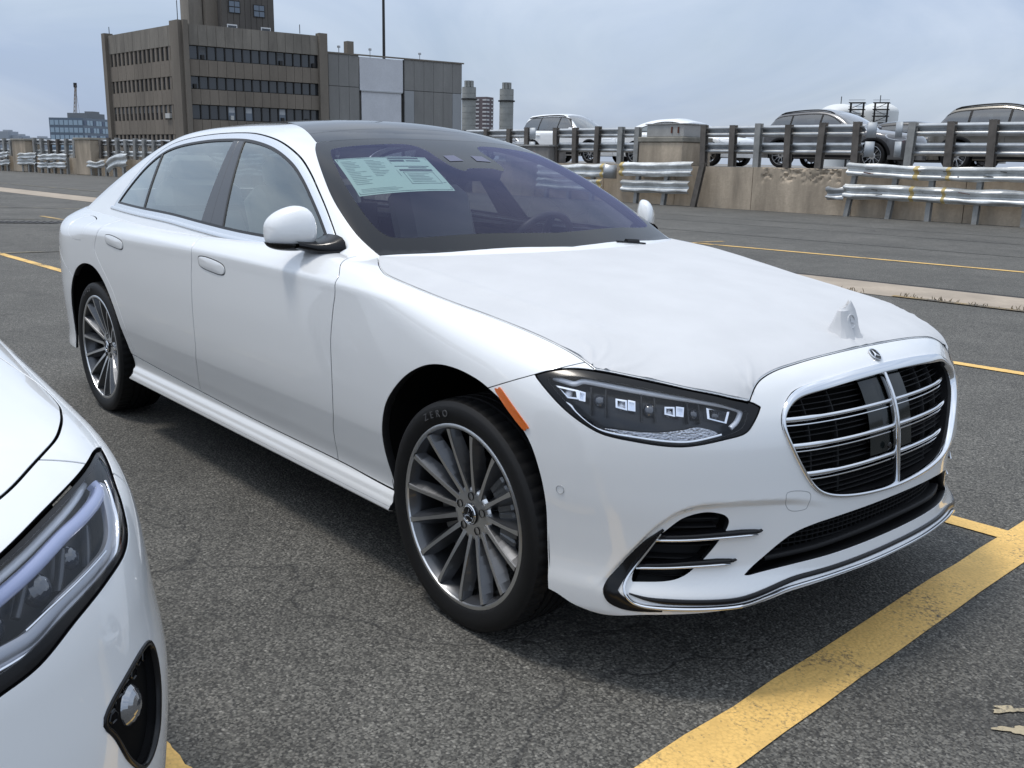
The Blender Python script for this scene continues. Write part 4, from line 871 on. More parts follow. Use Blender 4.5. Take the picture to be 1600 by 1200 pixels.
# hairline cracks
wv=b.n('ShaderNodeVectorMath',{0:o_,1:b.n('ShaderNodeVectorMath',{0:b.n('ShaderNodeTexNoise',{'Vector':o_,'Scale':1.7,'Detail':5.}).outputs['Color'],1:(.9,.9,.9)},operation='MULTIPLY').outputs[0]},operation='ADD').outputs[0]
ck=b.n('ShaderNodeTexVoronoi',{'Vector':wv,'Scale':.42},feature='DISTANCE_TO_EDGE').outputs['Distance']
ckm=b.ramp(ck,[(.0010,1),(.0034,0)]); msk=b.ramp(b.noise(o_,.33,2),[(.47,0),(.56,1)]); ckf=b.n('ShaderNodeMath',{0:ckm,1:msk},operation='MULTIPLY').outputs[0]
c=b.mix(b.n('ShaderNodeMath',{0:ckf,1:.6},operation='MULTIPLY').outputs[0],c,(.018,.018,.019))
b.l(c,b.b.inputs['Base Color'])
hb=b.n('ShaderNodeMath',{0:b.ramp(v1.outputs['Distance'],[(.1,1),(.65,0)]),1:b.n('ShaderNodeMath',{0:ckf,1:-1.6},operation='MULTIPLY').outputs[0]},operation='ADD').outputs[0]
b.l(b.bump(hb,.55,.006,b.bump(b.noise(o_,240,3),.3,.003)),b.b.inputs['Normal'])
tag(meshobj('ground',[(-1500,-1500,0),(1500,-1500,0),(1500,1500,0),(-1500,1500,0)],[(0,1,2,3)],ASP),kind='structure')
def paintmat(name,col,worn,lo=.42,hi=.60,dirt=.35):
    m=bpy.data.materials.new(name); m.use_nodes=True; b=NB(m); o=b.obj()
    vv=b.n('ShaderNodeTexVoronoi',{'Vector':o,'Scale':95.,'Randomness':1.})
    base=b.mix(b.ramp(b.noise(o,9,6,.65),[(.3,0),(.75,1)]),col,tuple(x*(1-dirt) for x in col))
    base=b.mix(b.ramp(vv.outputs['Distance'],[(.45,0),(.75,1)]),base,tuple(x*.74 for x in col))
    nz=b.n('ShaderNodeMath',{0:b.noise(o,2.2,3,.5),1:b.noise(o,75,4,.7)},operation='ADD').outputs[0]
    w=b.ramp(b.n('ShaderNodeMath',{0:nz,1:.5},operation='MULTIPLY').outputs[0],[(lo,1),(hi,0)])
    b.l(b.mix(b.n('ShaderNodeMath',{0:w,1:worn},operation='MULTIPLY').outputs[0],base,(.062,.062,.06)),b.b.inputs['Base Color']); b.b.inputs['Roughness'].default_value=.75
    b.l(b.bump(vv.outputs['Distance'],.35,-.004),b.b.inputs['Normal']); return m
YEL=paintmat('yellow_paint',(.86,.55,.175),1.0,.36,.47,.28); YELW=paintmat('worn_yellow_paint',(.62,.42,.16),1.0,.42,.56,.4); YELP=paintmat('faded_paint',(.36,.31,.20),1.0,.46,.60,.4)
ZS=[.0040]
def stripe(name,a,b_,w,mt,label,z=None,rag=.0022):
    """painted line with slightly ragged edges"""
    ZS[0]+=.0004; z=ZS[0]+(.006 if label=='strip edge' else 0)
    a=np.array(a,float); b_=np.array(b_,float); L_=np.linalg.norm(b_-a); t=(b_-a)/L_; s=np.array([-t[1],t[0]]); n=max(2,int(L_/.02) if L_<8 else int(L_/.2)); V=[]
    rg=np.random.default_rng(int(abs(a[0]*31+a[1]*17)*10)%9999)
    for i in range(n+1):
        p=a+t*L_*i/n
        for sg in(-1,1): e=w/2*sg+rg.normal(0,rag); V.append((*(p+s*e),z))
    o=meshobj(name,V,[(2*i,2*i+2,2*i+3,2*i+1) for i in range(n)],mt); return tag(o,kind='structure')
stripe('painted_line',(1.10,-5.5),(.637,5.2),.158,YEL,'front')
stripe('painted_line',(.756,1.182),(-13.6,.62),.105,YEL,'stall')
stripe('painted_line',(.70,-1.895),(-.35,-1.936),.105,YEL,'stall left'); stripe('painted_line',(-.35,-1.936),(-13.6,-2.45),.095,YELP,'stall left')
stripe('painted_line',(.62,4.47),(-7.0,4.03),.105,YEL,'stall right')
stripe('painted_line',(4.0,7.82),(-3.1,7.49),.10,YELW,'strip edge',.008)
stripe('painted_line',(3.0,12.0),(-8.9,11.09),.125,YEL,'far')
stripe('painted_line',(-8.95,10.55),(-8.75,11.9),.11,YELW,'far t',.0045)
stripe('painted_line',(-13.45,-6.0),(-12.3,1.6),.10,YELP,'rear front line',.0045)
stripe('painted_line',(-20.3,3.33),(-8.0,3.75),.11,YELW,'left stall')
stripe('painted_line',(-21.6,-.5),(-18.3,4.3),.10,YELP,'left front')
stripe('painted_line',(-26.2,1.6),(-22.2,5.3),.09,YELP,'left front 2')
stripe('painted_line',(-60.0,6.2),(-9.5,10.9),.15,YELP,'far left')
CONC=grimy('concrete_strip',(.36,.30,.235),.85,.18,1.6,.25)
tag(meshobj('concrete_strip',[(-60,4.25,.005),(6,7.95,.005),(6,9.05,.005),(-60,5.42,.005)],[(0,1,2,3)],CONC),kind='structure')
tag(meshobj('seam_gap',[(-60,5.43,.003),(6,9.06,.003),(6,9.20,.003),(-60,5.52,.003)],[(0,1,2,3)],mat('seam_dirt',(.028,.027,.026),.95)),kind='structure')
# long sealed joints in the deck
for y0,y1 in((13.4,14.6),(16.4,17.4),(18.6,19.3)):
    tag(meshobj('deck_joint',[(-50,y0-2.2,.003),(8,y1,.003),(8,y1+.05,.003),(-50,y0-2.15,.003)],[(0,1,2,3)],MATS['seam_dirt']),kind='structure')
# weeds along the strip
wr=random.Random(5); V=[];F=[]
for k in range(90):
    cl=wr.choice([(-2.9,7.52),(-2.55,7.55),(-2.2,7.56),(-1.75,7.60),(-3.6,7.48),(-1.2,7.62),(-6,9.0)]); x=cl[0]+wr.gauss(0,.09); y=cl[1]+wr.gauss(0,.03); h=wr.uniform(.02,.065); a=wr.uniform(0,6.28); dx,dy=math.cos(a)*h*.6,math.sin(a)*h*.6; w=.004
    i=len(V); V+=[(x-w,y,.004),(x+w,y,.004),(x+dx*.5+w,y+dy*.5,h*.7),(x+dx*.5-w,y+dy*.5,h*.7),(x+dx,y+dy,h)]; F+=[(i,i+1,i+2,i+3),(i+3,i+2,i+4)]
tag(meshobj('weeds',V,F,mat('dry_weed',(.10,.075,.035),.8)),'dry weeds growing along the concrete strip','weeds',kind='stuff')
# drain grate
gr=empty('drain_grate',(-18.45,2.55,0),R(58),'cast iron drain grate set in the asphalt behind the saloon','drain')
mb=MB(); mb.box((0,0,.004),(1.3,.62,.008)); mb.build('frame',mat('cast_iron',(.035,.033,.032),.7,.5),gr)
bar=MB(); bar.box((0,0,.012),(.045,.52,.012)); me=None
for k in range(9):
    if me is None: o=bar.build('grate_bar',mat('grate_bar',(.09,.085,.08),.6,.5),gr); me=o.data
    else: o=data_obj('grate_bar',me,gr)
    o.location=(-.52+k*.13,0,0)
# spatter of old paint near the front line
V=[];F=[]
for (cx,cy,rx,ry,an) in((1.285,-.095,.045,.016,.9),(1.345,-.175,.05,.02,.7)):
    k=len(V); n=26; ph=wr.uniform(0,6)
    V.append((cx,cy,.0045))
    for i in range(n):
        a=2*math.pi*i/n; rr=1+.35*math.sin(3*a+ph)+.2*math.sin(7*a+ph*2); x,y=rx*rr*math.cos(a),ry*rr*math.sin(a); V.append((cx+x*math.cos(an)-y*math.sin(an),cy+x*math.sin(an)+y*math.cos(an),.0045))
    F+=[(k,k+1+i,k+1+(i+1)%n) for i in range(n)]
tag(meshobj('paint_mark',V,F,paintmat('old_mark',(.50,.42,.28),1,.42,.56,.3)),kind='structure')
# ---------------------------------------------------------------- raised deck, wall and guard rails
YW=22.8; DZ=1.30
WALL=grimy('wall_concrete',(.38,.315,.24),.9,.48,.9,.6,streak=1)
DECK=grimy('deck_concrete',(.22,.21,.195),.9,.2,.8,.2)
tag(meshobj('upper_deck',[(-26,YW+.42,DZ),(14,YW+.42,DZ),(14,75,DZ),(-80,75,DZ),(-80,13.2+.42,DZ)],[(0,1,2,3,4)],DECK),kind='structure')
tag(meshobj('upper_deck_edge',[(-26,YW+.4,0),(14,YW+.4,0),(14,YW+.4,DZ-.01),(-26,YW+.4,DZ-.01)],[(0,1,2,3)],DECK),kind='structure')
WL=empty('retaining_wall',(-12,YW,0),0,'tan concrete retaining wall with spalled top below the upper guard rails','wall')
rw=random.Random(11)
from mathutils import noise as NZ
def wall_panel(x0,x1,h,spall=None,parent=None,ox=-12,mt=None):
    """one cast panel, its top edge worn"""
    n=max(6,int((x1-x0)/.035)); V=[];F=[]; nz=26
    for i in range(n+1):
        x=x0+(x1-x0)*i/n; 
        for j in range(nz+1):
            z=h*j/nz; y=0
            if spall and spall[0]<x<spall[1] and z>h*.62: y=.11*max(0,NZ.noise(Vector((x*2.2,z*3,1)))*.8+NZ.noise(Vector((x*7,z*9,4)))*.7+NZ.noise(Vector((x*19,z*23,7)))*.4+.12)*min(1,(z-h*.62)/.15); z-= .03*abs(math.sin(x*17)) if j==nz else 0
            V.append((x-ox,y+rw.uniform(-.003,.003),z))
    k=nz+1; F=[(i*k+j,(i+1)*k+j,(i+1)*k+j+1,i*k+j+1) for i in range(n) for j in range(nz)]
    m=len(V); V+=[(x0-ox,.36,0),(x1-ox,.36,0),(x1-ox,.36,h),(x0-ox,.36,h)]
    top=[i*k+nz for i in range(n+1)]; F+=[tuple(top+[m+2,m+3])[::-1],tuple([j for j in range(k)]+[m+3,m])[::-1],tuple([n*k+j for j in range(k)]+[m+2,m+1])]
    return meshobj('wall_panel',V,F,mt or WALL,parent,smooth=True,angle=30)
for x0,x1,sp in((-30,-26.1,None),(-26.08,-22.4,None),(-22.38,-19.1,None),(-19.08,-16.02,None),(-16.0,-12.6,(-15.7,-13.0)),(-12.58,-9.4,None),(-9.38,-6,None),(-5.98,-2.5,None),(-2.48,1,None),(1.02,5,None)): wall_panel(x0,x1,DZ+rw.uniform(-.02,.03),sp,WL)
GALV=grimy('galvanised',(.46,.475,.485),.42,.22,2.2,.1,.75); GALW=grimy('bleached_galvanised',(.62,.635,.63),.42,.28,2.0,.12,.55); RUST=mat('rust_stain',(.11,.035,.02),.8); YMK=mat('yellow_mark',(.52,.40,.17),.7)
POSTM=grimy('rail_post',(.125,.112,.100),.8,.35,3,.3,.2); POSTG=grimy('grey_post',(.30,.30,.29),.7,.25,3,.2,.3)
def wbeam(path,h=.335,dep=.11,seed=0,dent=0.0):
    """corrugated W rail along path points (x,y,z centre); face towards -y"""
    rg=np.random.default_rng(seed); P=resample(path,max(4,int(sum(np.linalg.norm(np.diff(np.array(path,float),axis=0),axis=1))/.12))); m=len(P)
    prof=[(-.5,0),(-.46,.12),(-.40,.55),(-.34,.95),(-.24,1),(-.17,.85),(-.08,.25),(0,.12),(.08,.25),(.17,.85),(.24,1),(.34,.95),(.40,.55),(.46,.12),(.5,0)]
    prof=prof+[(z,d-.07) for z,d in prof[::-1]]; k=len(prof)
    ph=rg.uniform(0,6,6); V=[]
    for i,p in enumerate(P):
        u=p[0]*1.0+p[1]*.3; wz=dent*(.045*math.sin(u*1.3+ph[0])+.016*math.sin(u*4.1+ph[1])); wy=dent*(.06*math.sin(u*1.7+ph[2])+.025*math.sin(u*5.1+ph[3])); sq=1-dent*.16*(.5+.5*math.sin(u*3.1+ph[4]))
        a=P[min(i+1,m-1)]-P[max(i-1,0)]; a/=np.linalg.norm(a)+1e-9; ny=np.array([a[1],-a[0],0]); ny/=np.linalg.norm(ny)+1e-9
        for j,(z,d) in enumerate(prof):
            e=dent*.03*math.sin(u*5+z*9+ph[5])*(1 if abs(z)>.3 else .3); V.append(tuple(p+ny*(d*dep*sq+wy)+np.array([0,0,z*h+wz+e])))
    F=[(i*k+j,i*k+(j+1)%k,(i+1)*k+(j+1)%k,(i+1)*k+j) for i in range(m-1) for j in range(k)]+[tuple(range(k)),tuple((m-1)*k+j for j in range(k))[::-1]]
    return V,F
def beam(par,path,mt,name='rail_beam',**k): V,F=wbeam(path,**k); return meshobj(name,V,F,mt,par,smooth=True,angle=50)
def post(par,x,y,z0,z1,mt,lean=0,w=.17,d=.15,leany=0):
    mb=MB(); V=[]
    for z,dx,dy in((z0,0,0),(z1,lean,leany)):
        # H-section outline
        for px,py in((-w/2,-d/2),(w/2,-d/2),(w/2,-d/2+.03),(.02,-d/2+.03),(.02,d/2-.03),(w/2,d/2-.03),(w/2,d/2),(-w/2,d/2),(-w/2,d/2-.03),(-.02,d/2-.03),(-.02,-d/2+.03),(-w/2,-d/2+.03)): V.append((x+px+dx,y+py+dy,z))
    n=12; mb.add(V,[(i,(i+1)%n,n+(i+1)%n,n+i) for i in range(n)]+[tuple(range(n)),tuple(range(n,2*n))[::-1]]); return mb.build('rail_post',mt,par)
def upper_rail(x0,x1,posts,label,plates=()):
    r=empty('guard_rail',(x0,YW+.3,DZ),0,label,'guard rail','double guard rails along the upper deck')
    for z in(.57,1.08): beam(r,[(0,-.05,z),(x1-x0,-.05,z)],GALV,seed=int(abs(x0*10)+z*7),h=.34,dent=.03)
    for x in posts: post(r,x-x0,-.20,0,1.27+rw.uniform(-.02,.04),POSTM if rw.random()<.7 else POSTG,rw.uniform(-.05,.05),.20,.17)
    for x,sg in plates:     # rolled terminal sheets
        for z,dx in((1.08,.0),(.56,-.02)):
            V=[];n=9
            for i in range(n):
                a=-.1+i/(n-1)*1.1
                for zz in(-.21,.21): V.append((x-x0+sg*(.26*math.sin(a)+dx),-.24+.22*(1-math.cos(a)),z+zz))
            mb=MB(); mb.add(V,[(2*i,2*i+2,2*i+3,2*i+1) for i in range(n-1)],True); o=mb.build('end_plate',grimy('end_sheet',(.40,.43,.46),.55,.12,3,.05,.3),r); md=o.modifiers.new('thick','SOLIDIFY'); md.thickness=.012
    return r
upper_rail(-34,-26.6,(-32,-30.8,-29.2,-27.78,-26.7),'double guard rail left of the white SUV on the deck',((-26.5,1),))
upper_rail(-25.2,-20.9,(-25.03,-24.0,-22.89,-21.73,-20.95),'double guard rail between the white SUV and the concrete plinth')
upper_rail(-18.2,-12.5,(-18.03,-16.9,-15.97,-14.88,-13.81,-12.66),'double guard rail between the concrete plinth and the rolled end plates',((-12.35,1),))
upper_rail(-11.2,1.5,(-11.09,-9.98,-8.89,-7.7,-6.5,-5.3,-4.1,-2.9,-1.7,-.5,.9),'double guard rail at the right end of the upper deck',((-11.35,-1),))
def lower_rail(o,label): return empty('crash_rail',o,0,label,'crash rail')
r=lower_rail((-13,YW-.32,0),'battered double crash rail with a crumpled left end below the right guard rail')
PT=[(.38,0,1.30),(1.6,.02,1.26),(2.9,-.02,1.25),(5.1,0,1.26),(9,0,1.25)]; PB=[(.34,.0,.72),(.62,-.03,.70),(2.9,-.01,.69),(5.1,0,.70),(9,0,.70)]
beam(r,PT,GALW,h=.36,dent=.28,seed=3); beam(r,PB,GALW,h=.40,dent=.32,seed=9)
V,F=wbeam([(-.22,-.02,.66),(.02,-.09,.67),(.36,-.02,.71)],h=.40,dent=1.2,seed=21); meshobj('crumpled_end',V,F,GALV,r,smooth=True,angle=50)
for x,l in((.42,.18),(1.68,.14),(2.8,.02),(4.05,.02),(5.25,0),(6.5,0),(7.8,0)): post(r,x,.08,0,1.25,POSTG,l,.13,.13)
for x,l,path,h,dn,sd_ in((2.42,.13,PT,.36,.28,3),(3.28,.10,PT,.36,.28,3),(2.36,.11,PB,.40,.32,9),(3.22,.09,PB,.40,.32,9)):
    zz=np.interp([x-l/2,x+l/2],[p[0] for p in path],[p[2] for p in path]); yy=np.interp([x-l/2,x+l/2],[p[0] for p in path],[p[1] for p in path])
    V,F=wbeam([(x-l/2,yy[0]-.004,zz[0]),(x+l/2,yy[1]-.004,zz[1])],h=h*1.004,dent=dn,seed=sd_); meshobj('paint_mark',V,F,YMK,r,smooth=True,angle=50)
for k in range(26):
    x=rw.uniform(.5,5.6); z=rw.choice((1.20,1.33,.62,.79))+rw.uniform(-.03,.03); l=rw.uniform(.03,.32); h=rw.uniform(.008,.022); mb=MB(); mb.box((x,-.098-rw.uniform(0,.012),z),(l,.012,h),Matrix.Rotation(rw.uniform(-.15,.15),3,'Y')); mb.build('scrape',RUST if rw.random()<.4 else mat('dark_scrape',(.06,.058,.055),.8),r)
r=lower_rail((-21.2,YW-.45,0),'short double crash rail panel with a yellow left edge before the concrete plinth')
beam(r,[(.05,0,1.15),(1.7,.02,1.14),(3.2,0,1.20)],GALW,h=.46,dent=.2,seed=5); beam(r,[(.15,0,.58),(1.7,0,.60),(3.1,0,.60)],GALW,h=.42,dent=.25,seed=6)
for x,l in((.72,.1),(1.95,.14)): post(r,x,.09,0,1.1,POSTG,l,.14,.14)
post(r,3.28,.02,0,1.40,POSTM,.30,.2,.12)
V,F=wbeam([(.05,-.004,1.15),(.20,-.004,1.149)],h=.462,dent=.2,seed=5); meshobj('paint_mark',V,F,YMK,r,smooth=True,angle=50)
r=lower_rail((-25.4,YW-.45,0),'double crash rail with a curled sheet end seen past the windscreen pillar')
beam(r,[(0,0,1.02),(1.8,0,1.02),(3.5,.0,1.05)],GALW,h=.46,dent=.4,seed=7); beam(r,[(0,0,.52),(3.4,0,.56)],GALW,h=.42,dent=.5,seed=8)
V=[]
for i in range(9):
    a=i/8*2.6
    for zz in(.80,1.27): V.append((3.5+.33*math.sin(a*.75),-.10+.20*(1-math.cos(a)),zz))
mb=MB(); mb.add(V,[(2*i,2*i+2,2*i+3,2*i+1) for i in range(8)],True); mb.build('curled_end',GALV,r).modifiers.new('thick','SOLIDIFY').thickness=.012
V,F=wbeam([(3.30,-.004,1.045),(3.45,-.004,1.049)],h=.462,dent=.4,seed=7); meshobj('paint_mark',V,F,YMK,r,smooth=True,angle=50); V,F=wbeam([(3.2,-.004,.558),(3.38,-.004,.56)],h=.422,dent=.5,seed=8); meshobj('paint_mark',V,F,YMK,r,smooth=True,angle=50)
for x in(.4,1.6,2.8): post(r,x,.09,0,1.0,POSTG,.05,.14,.14)
# plinth with steel cabinet
pl=empty('plinth',(-19.6,YW+.55,DZ),0,'square weathered concrete plinth on the deck edge between guard rails','plinth')
mb=MB(); mb.box((-.05,0,.36),(1.9,1.5,.76),None,.02); mb.build('block',WALL,pl); mb=MB(); mb.box((-.05,0,.83),(1.98,1.58,.17),None,.025); mb.build('cap_course',grimy('plinth_cap',(.25,.235,.20),.9,.3,1.4,.4),pl)
cb_=empty('steel_cabinet',(-19.6,YW+.5,DZ+.92),0,'grey steel cabinet sitting on top of the concrete plinth','cabinet')
mb=MB(); mb.box((0,0,.20),(1.62,1.1,.40),None,.015); mb.box((0,0,.415),(1.70,1.18,.03)); mb.build('body',grimy('cabinet_grey',(.36,.355,.34),.6,.15,2,.1,.2),cb_)
for x in(.30,.58): mb=MB(); mb.box((x,-.565,.22),(.05,.03,.20)); mb.build('hasp',RUST,cb_)
# low utility box with rust marks behind the left rail
ub=empty('utility_box',(-26.3,YW+.2,DZ-.05),0,'low grey concrete box with red graffiti on the deck edge','utility box')
mb=MB(); mb.box((0,0,.33),(2.5,.9,.62),None,.03); mb.build('body',grimy('box_grey',(.20,.19,.18),.9,.3,2,.3),ub); mb=MB(); mb.box((0,0,.67),(2.6,1.0,.06)); mb.build('lid',grimy('lid_grey',(.33,.33,.32),.8,.2,2,.2),ub)
for k in range(5): mb=MB(); mb.tube([(-.6+k*.24,-.47,.30),(-.52+k*.24,-.47,.42+.05*(k%2)),(-.44+k*.24,-.47,.31)],.018,5); mb.build('graffiti',mat('red_spray',(.28,.03,.03),.7),ub)
# ---- left run of barriers far down the deck
LA=np.array([-80.,12.45]); LB_=np.array([-30.,20.3]); ld=(LB_-LA)/np.linalg.norm(LB_-LA); lrz=math.atan2(ld[1],ld[0])
def left_pt(x): return LA+ld*((x-LA[0])/ld[0])
wl2=empty('retaining_wall',(*left_pt(-80),0),lrz,'far tan concrete wall carrying the left run of guard rails','wall')
LEN=float(np.linalg.norm(LB_-LA))
for k in range(14):
    x0=k*LEN/14; wall_panel(x0,x0+LEN/14-.03,.95,None,wl2,0)
gl2=empty('guard_rail',(*left_pt(-80),.9),lrz,'long far guard rail of close-set posts left of the office block','guard rail')
sx=lambda x:(x+80)/ld[0]
pos=[sx(x) for x in(-79,-77.5,-76,-74.5,-73,-71.5,-70,-69,-68,-67.2)]+[sx(-64.6+i*1.05) for i in range(6)]+[sx(-56.2+i*.95) for i in range(9)]+[sx(-47+i*1.6) for i in range(10)]
for x in pos: post(gl2,x,.15,0,1.16+rw.uniform(-.08,.08),POSTG if rw.random()<.55 else POSTM,rw.uniform(-.09,.09),.22,.2)
for a,b__ in((-80,-67),(-65,-58.3),(-56.6,-47),(-46,-31)):
    beam(gl2,[(sx(a),.3,.95),(sx(b__),.3,.95)],GALV,seed=int(-a),dent=.2); beam(gl2,[(sx(a),.3,.32),(sx(b__),.3,.36)],GALW,seed=int(-a)+1,dent=.2)
for k,(a,b__,z0,z1,lab) in enumerate(((-79,-67.3,1.0,.55,'bleached crash rail at the far left edge'),(-65.8,-63.5,.98,.62,'short bleached crash rail left of the long panel'),(-63.2,-59.5,.95,.50,'long bleached crash rail between two concrete piers'),(-56.9,-54.9,.66,.62,'low single crash rail right of the dark pier'),(-50,-40,1.0,.55,'bleached crash rail hidden behind the saloon roof'))):
    r=empty('crash_rail',(*(left_pt(a)+np.array([ld[1],-ld[0]])*.35),0),lrz,lab,'crash rail'); L0=(b__-a)/ld[0]
    beam(r,[(0,0,z0),(L0*.5,0,z0-.02),(L0,0,z0+.02)],GALW,dent=.8,seed=40+k,h=.38)
    if z0!=z1 and z0>.7: beam(r,[(0,0,z1),(L0,0,z1-.03)],GALW,dent=.8,seed=50+k,h=.36)
    for x in np.arange(.3,L0,.85): post(r,x,.09,0,z0,POSTG,rw.uniform(-.05,.05),.16,.14)
r=empty('crash_rail',(*(left_pt(-54.4)+np.array([ld[1],-ld[0]])*.4),0),lrz,'fallen tilted crash rail sheet leaning beside the saloon roof','crash rail')
V,F=wbeam([(0,0,.55),(.9,0,.9),(2.0,0,1.0)],h=.7,dent=1.0,seed=70); meshobj('rail_sheet',V,F,GALW,r,smooth=True,angle=50); post(r,.5,.09,0,.5,POSTG); post(r,1.5,.09,0,.6,POSTG)
for k,(a,b__,h,lab) in enumerate(((-66.9,-64.9,1.93,'tan concrete pier near the left edge'),(-58.5,-56.5,2.0,'dark-sided concrete pier in the left barrier run'))):
    c0=(left_pt(a)+left_pt(b__))/2; p=empty('concrete_pier',(*c0,0),lrz,lab,'pier'); mb=MB(); mb.box((0,.3,h/2),(abs(b__-a)*.95,1.2,h),None,.03); mb.build('shaft',WALL,p); mb=MB(); mb.box((0,.3,h+.05),(abs(b__-a)*1.02,1.3,.12),None,.02); mb.build('cap',MATS['plinth_cap'],p)
# ---------------------------------------------------------------- other cars
TINT=glassmat('tinted_glass',(.16,.18,.18),(1,1,1),0,1.5,.10); TINTL=glassmat('clear_glass',(.45,.52,.50),(1,1,1),0,1.5,.10)
RED=mat('tail_red',(.45,.012,.015),.15,0,1,.02); LAMP=mat('lamp_clear',(.55,.57,.60),.12,.5,1,.02)
def car_q(H=1.45,hood=.98,belt=.98,W=.90,front=.88,rear=-3.65,ws=(-.50,.50),roof_back=-2.5,bl_sl=.45,tail=1.08,suv=False):
    q=Q(); q.W=W; q.x0f=.05; q.pf=2.6; q.qf=2.5; q.x0r=rear+.75; q.Lr=rear; q.pr=2.9; q.rk=.14; q.recess=False; q.prof2=None; q.lean=.55
    q.Lz=[(.10,front-.06),(.25,front),(.45,front+.005),(.6,front-.005),(.72,front-.03),(.82,front-.07),(.95,front-.16),(1.2,front-.4)]
    q.zs=[(-5,belt-.03),(-1,belt-.05),(0,belt-.07),(.5,hood-.12),(1,hood-.2)]
    q.zc=[(-5,tail),(rear+.1,tail),(-2.5,belt+.08),(-1,belt+.08),(-.5,hood+.03),(0,hood-.01),(.4,hood-.06),(.65,hood-.12),(1,hood-.25)]
    q.kd=[(-5,.08),(-.7,.03),(0,.06),(.5,.09),(.9,.11)]
    q.prof=[(.05,.18),(.2,.10),(.26,.05),(.32,.03),(.42,.02),(.55,.006),(.7,0),(1.1,.01)]
    q.beltw=[(-5,W-.16),(rear+.4,W-.13),(-1.8,W-.085),(-.8,W-.10),(-.3,W-.12)]; q.zb=belt; q.tum=.36 if suv else .46; q.crown=.05
    xm=(ws[0]+roof_back)/2-.3
    q.zr=[(-5,H-.12),(roof_back-.4,H-.05),(roof_back+.2,H-.008),(xm,H),(ws[0]-1.1,H-.03),(ws[0]-.5,H-.12),(0,H-.25)]
    q.ws=(ws[0],belt+.03,ws[1],.3); q.wh=H-belt; zb=tail-.02 if not suv else belt
    q.bl=(rear+(.25 if suv else .42),zb,bl_sl,.2); return q
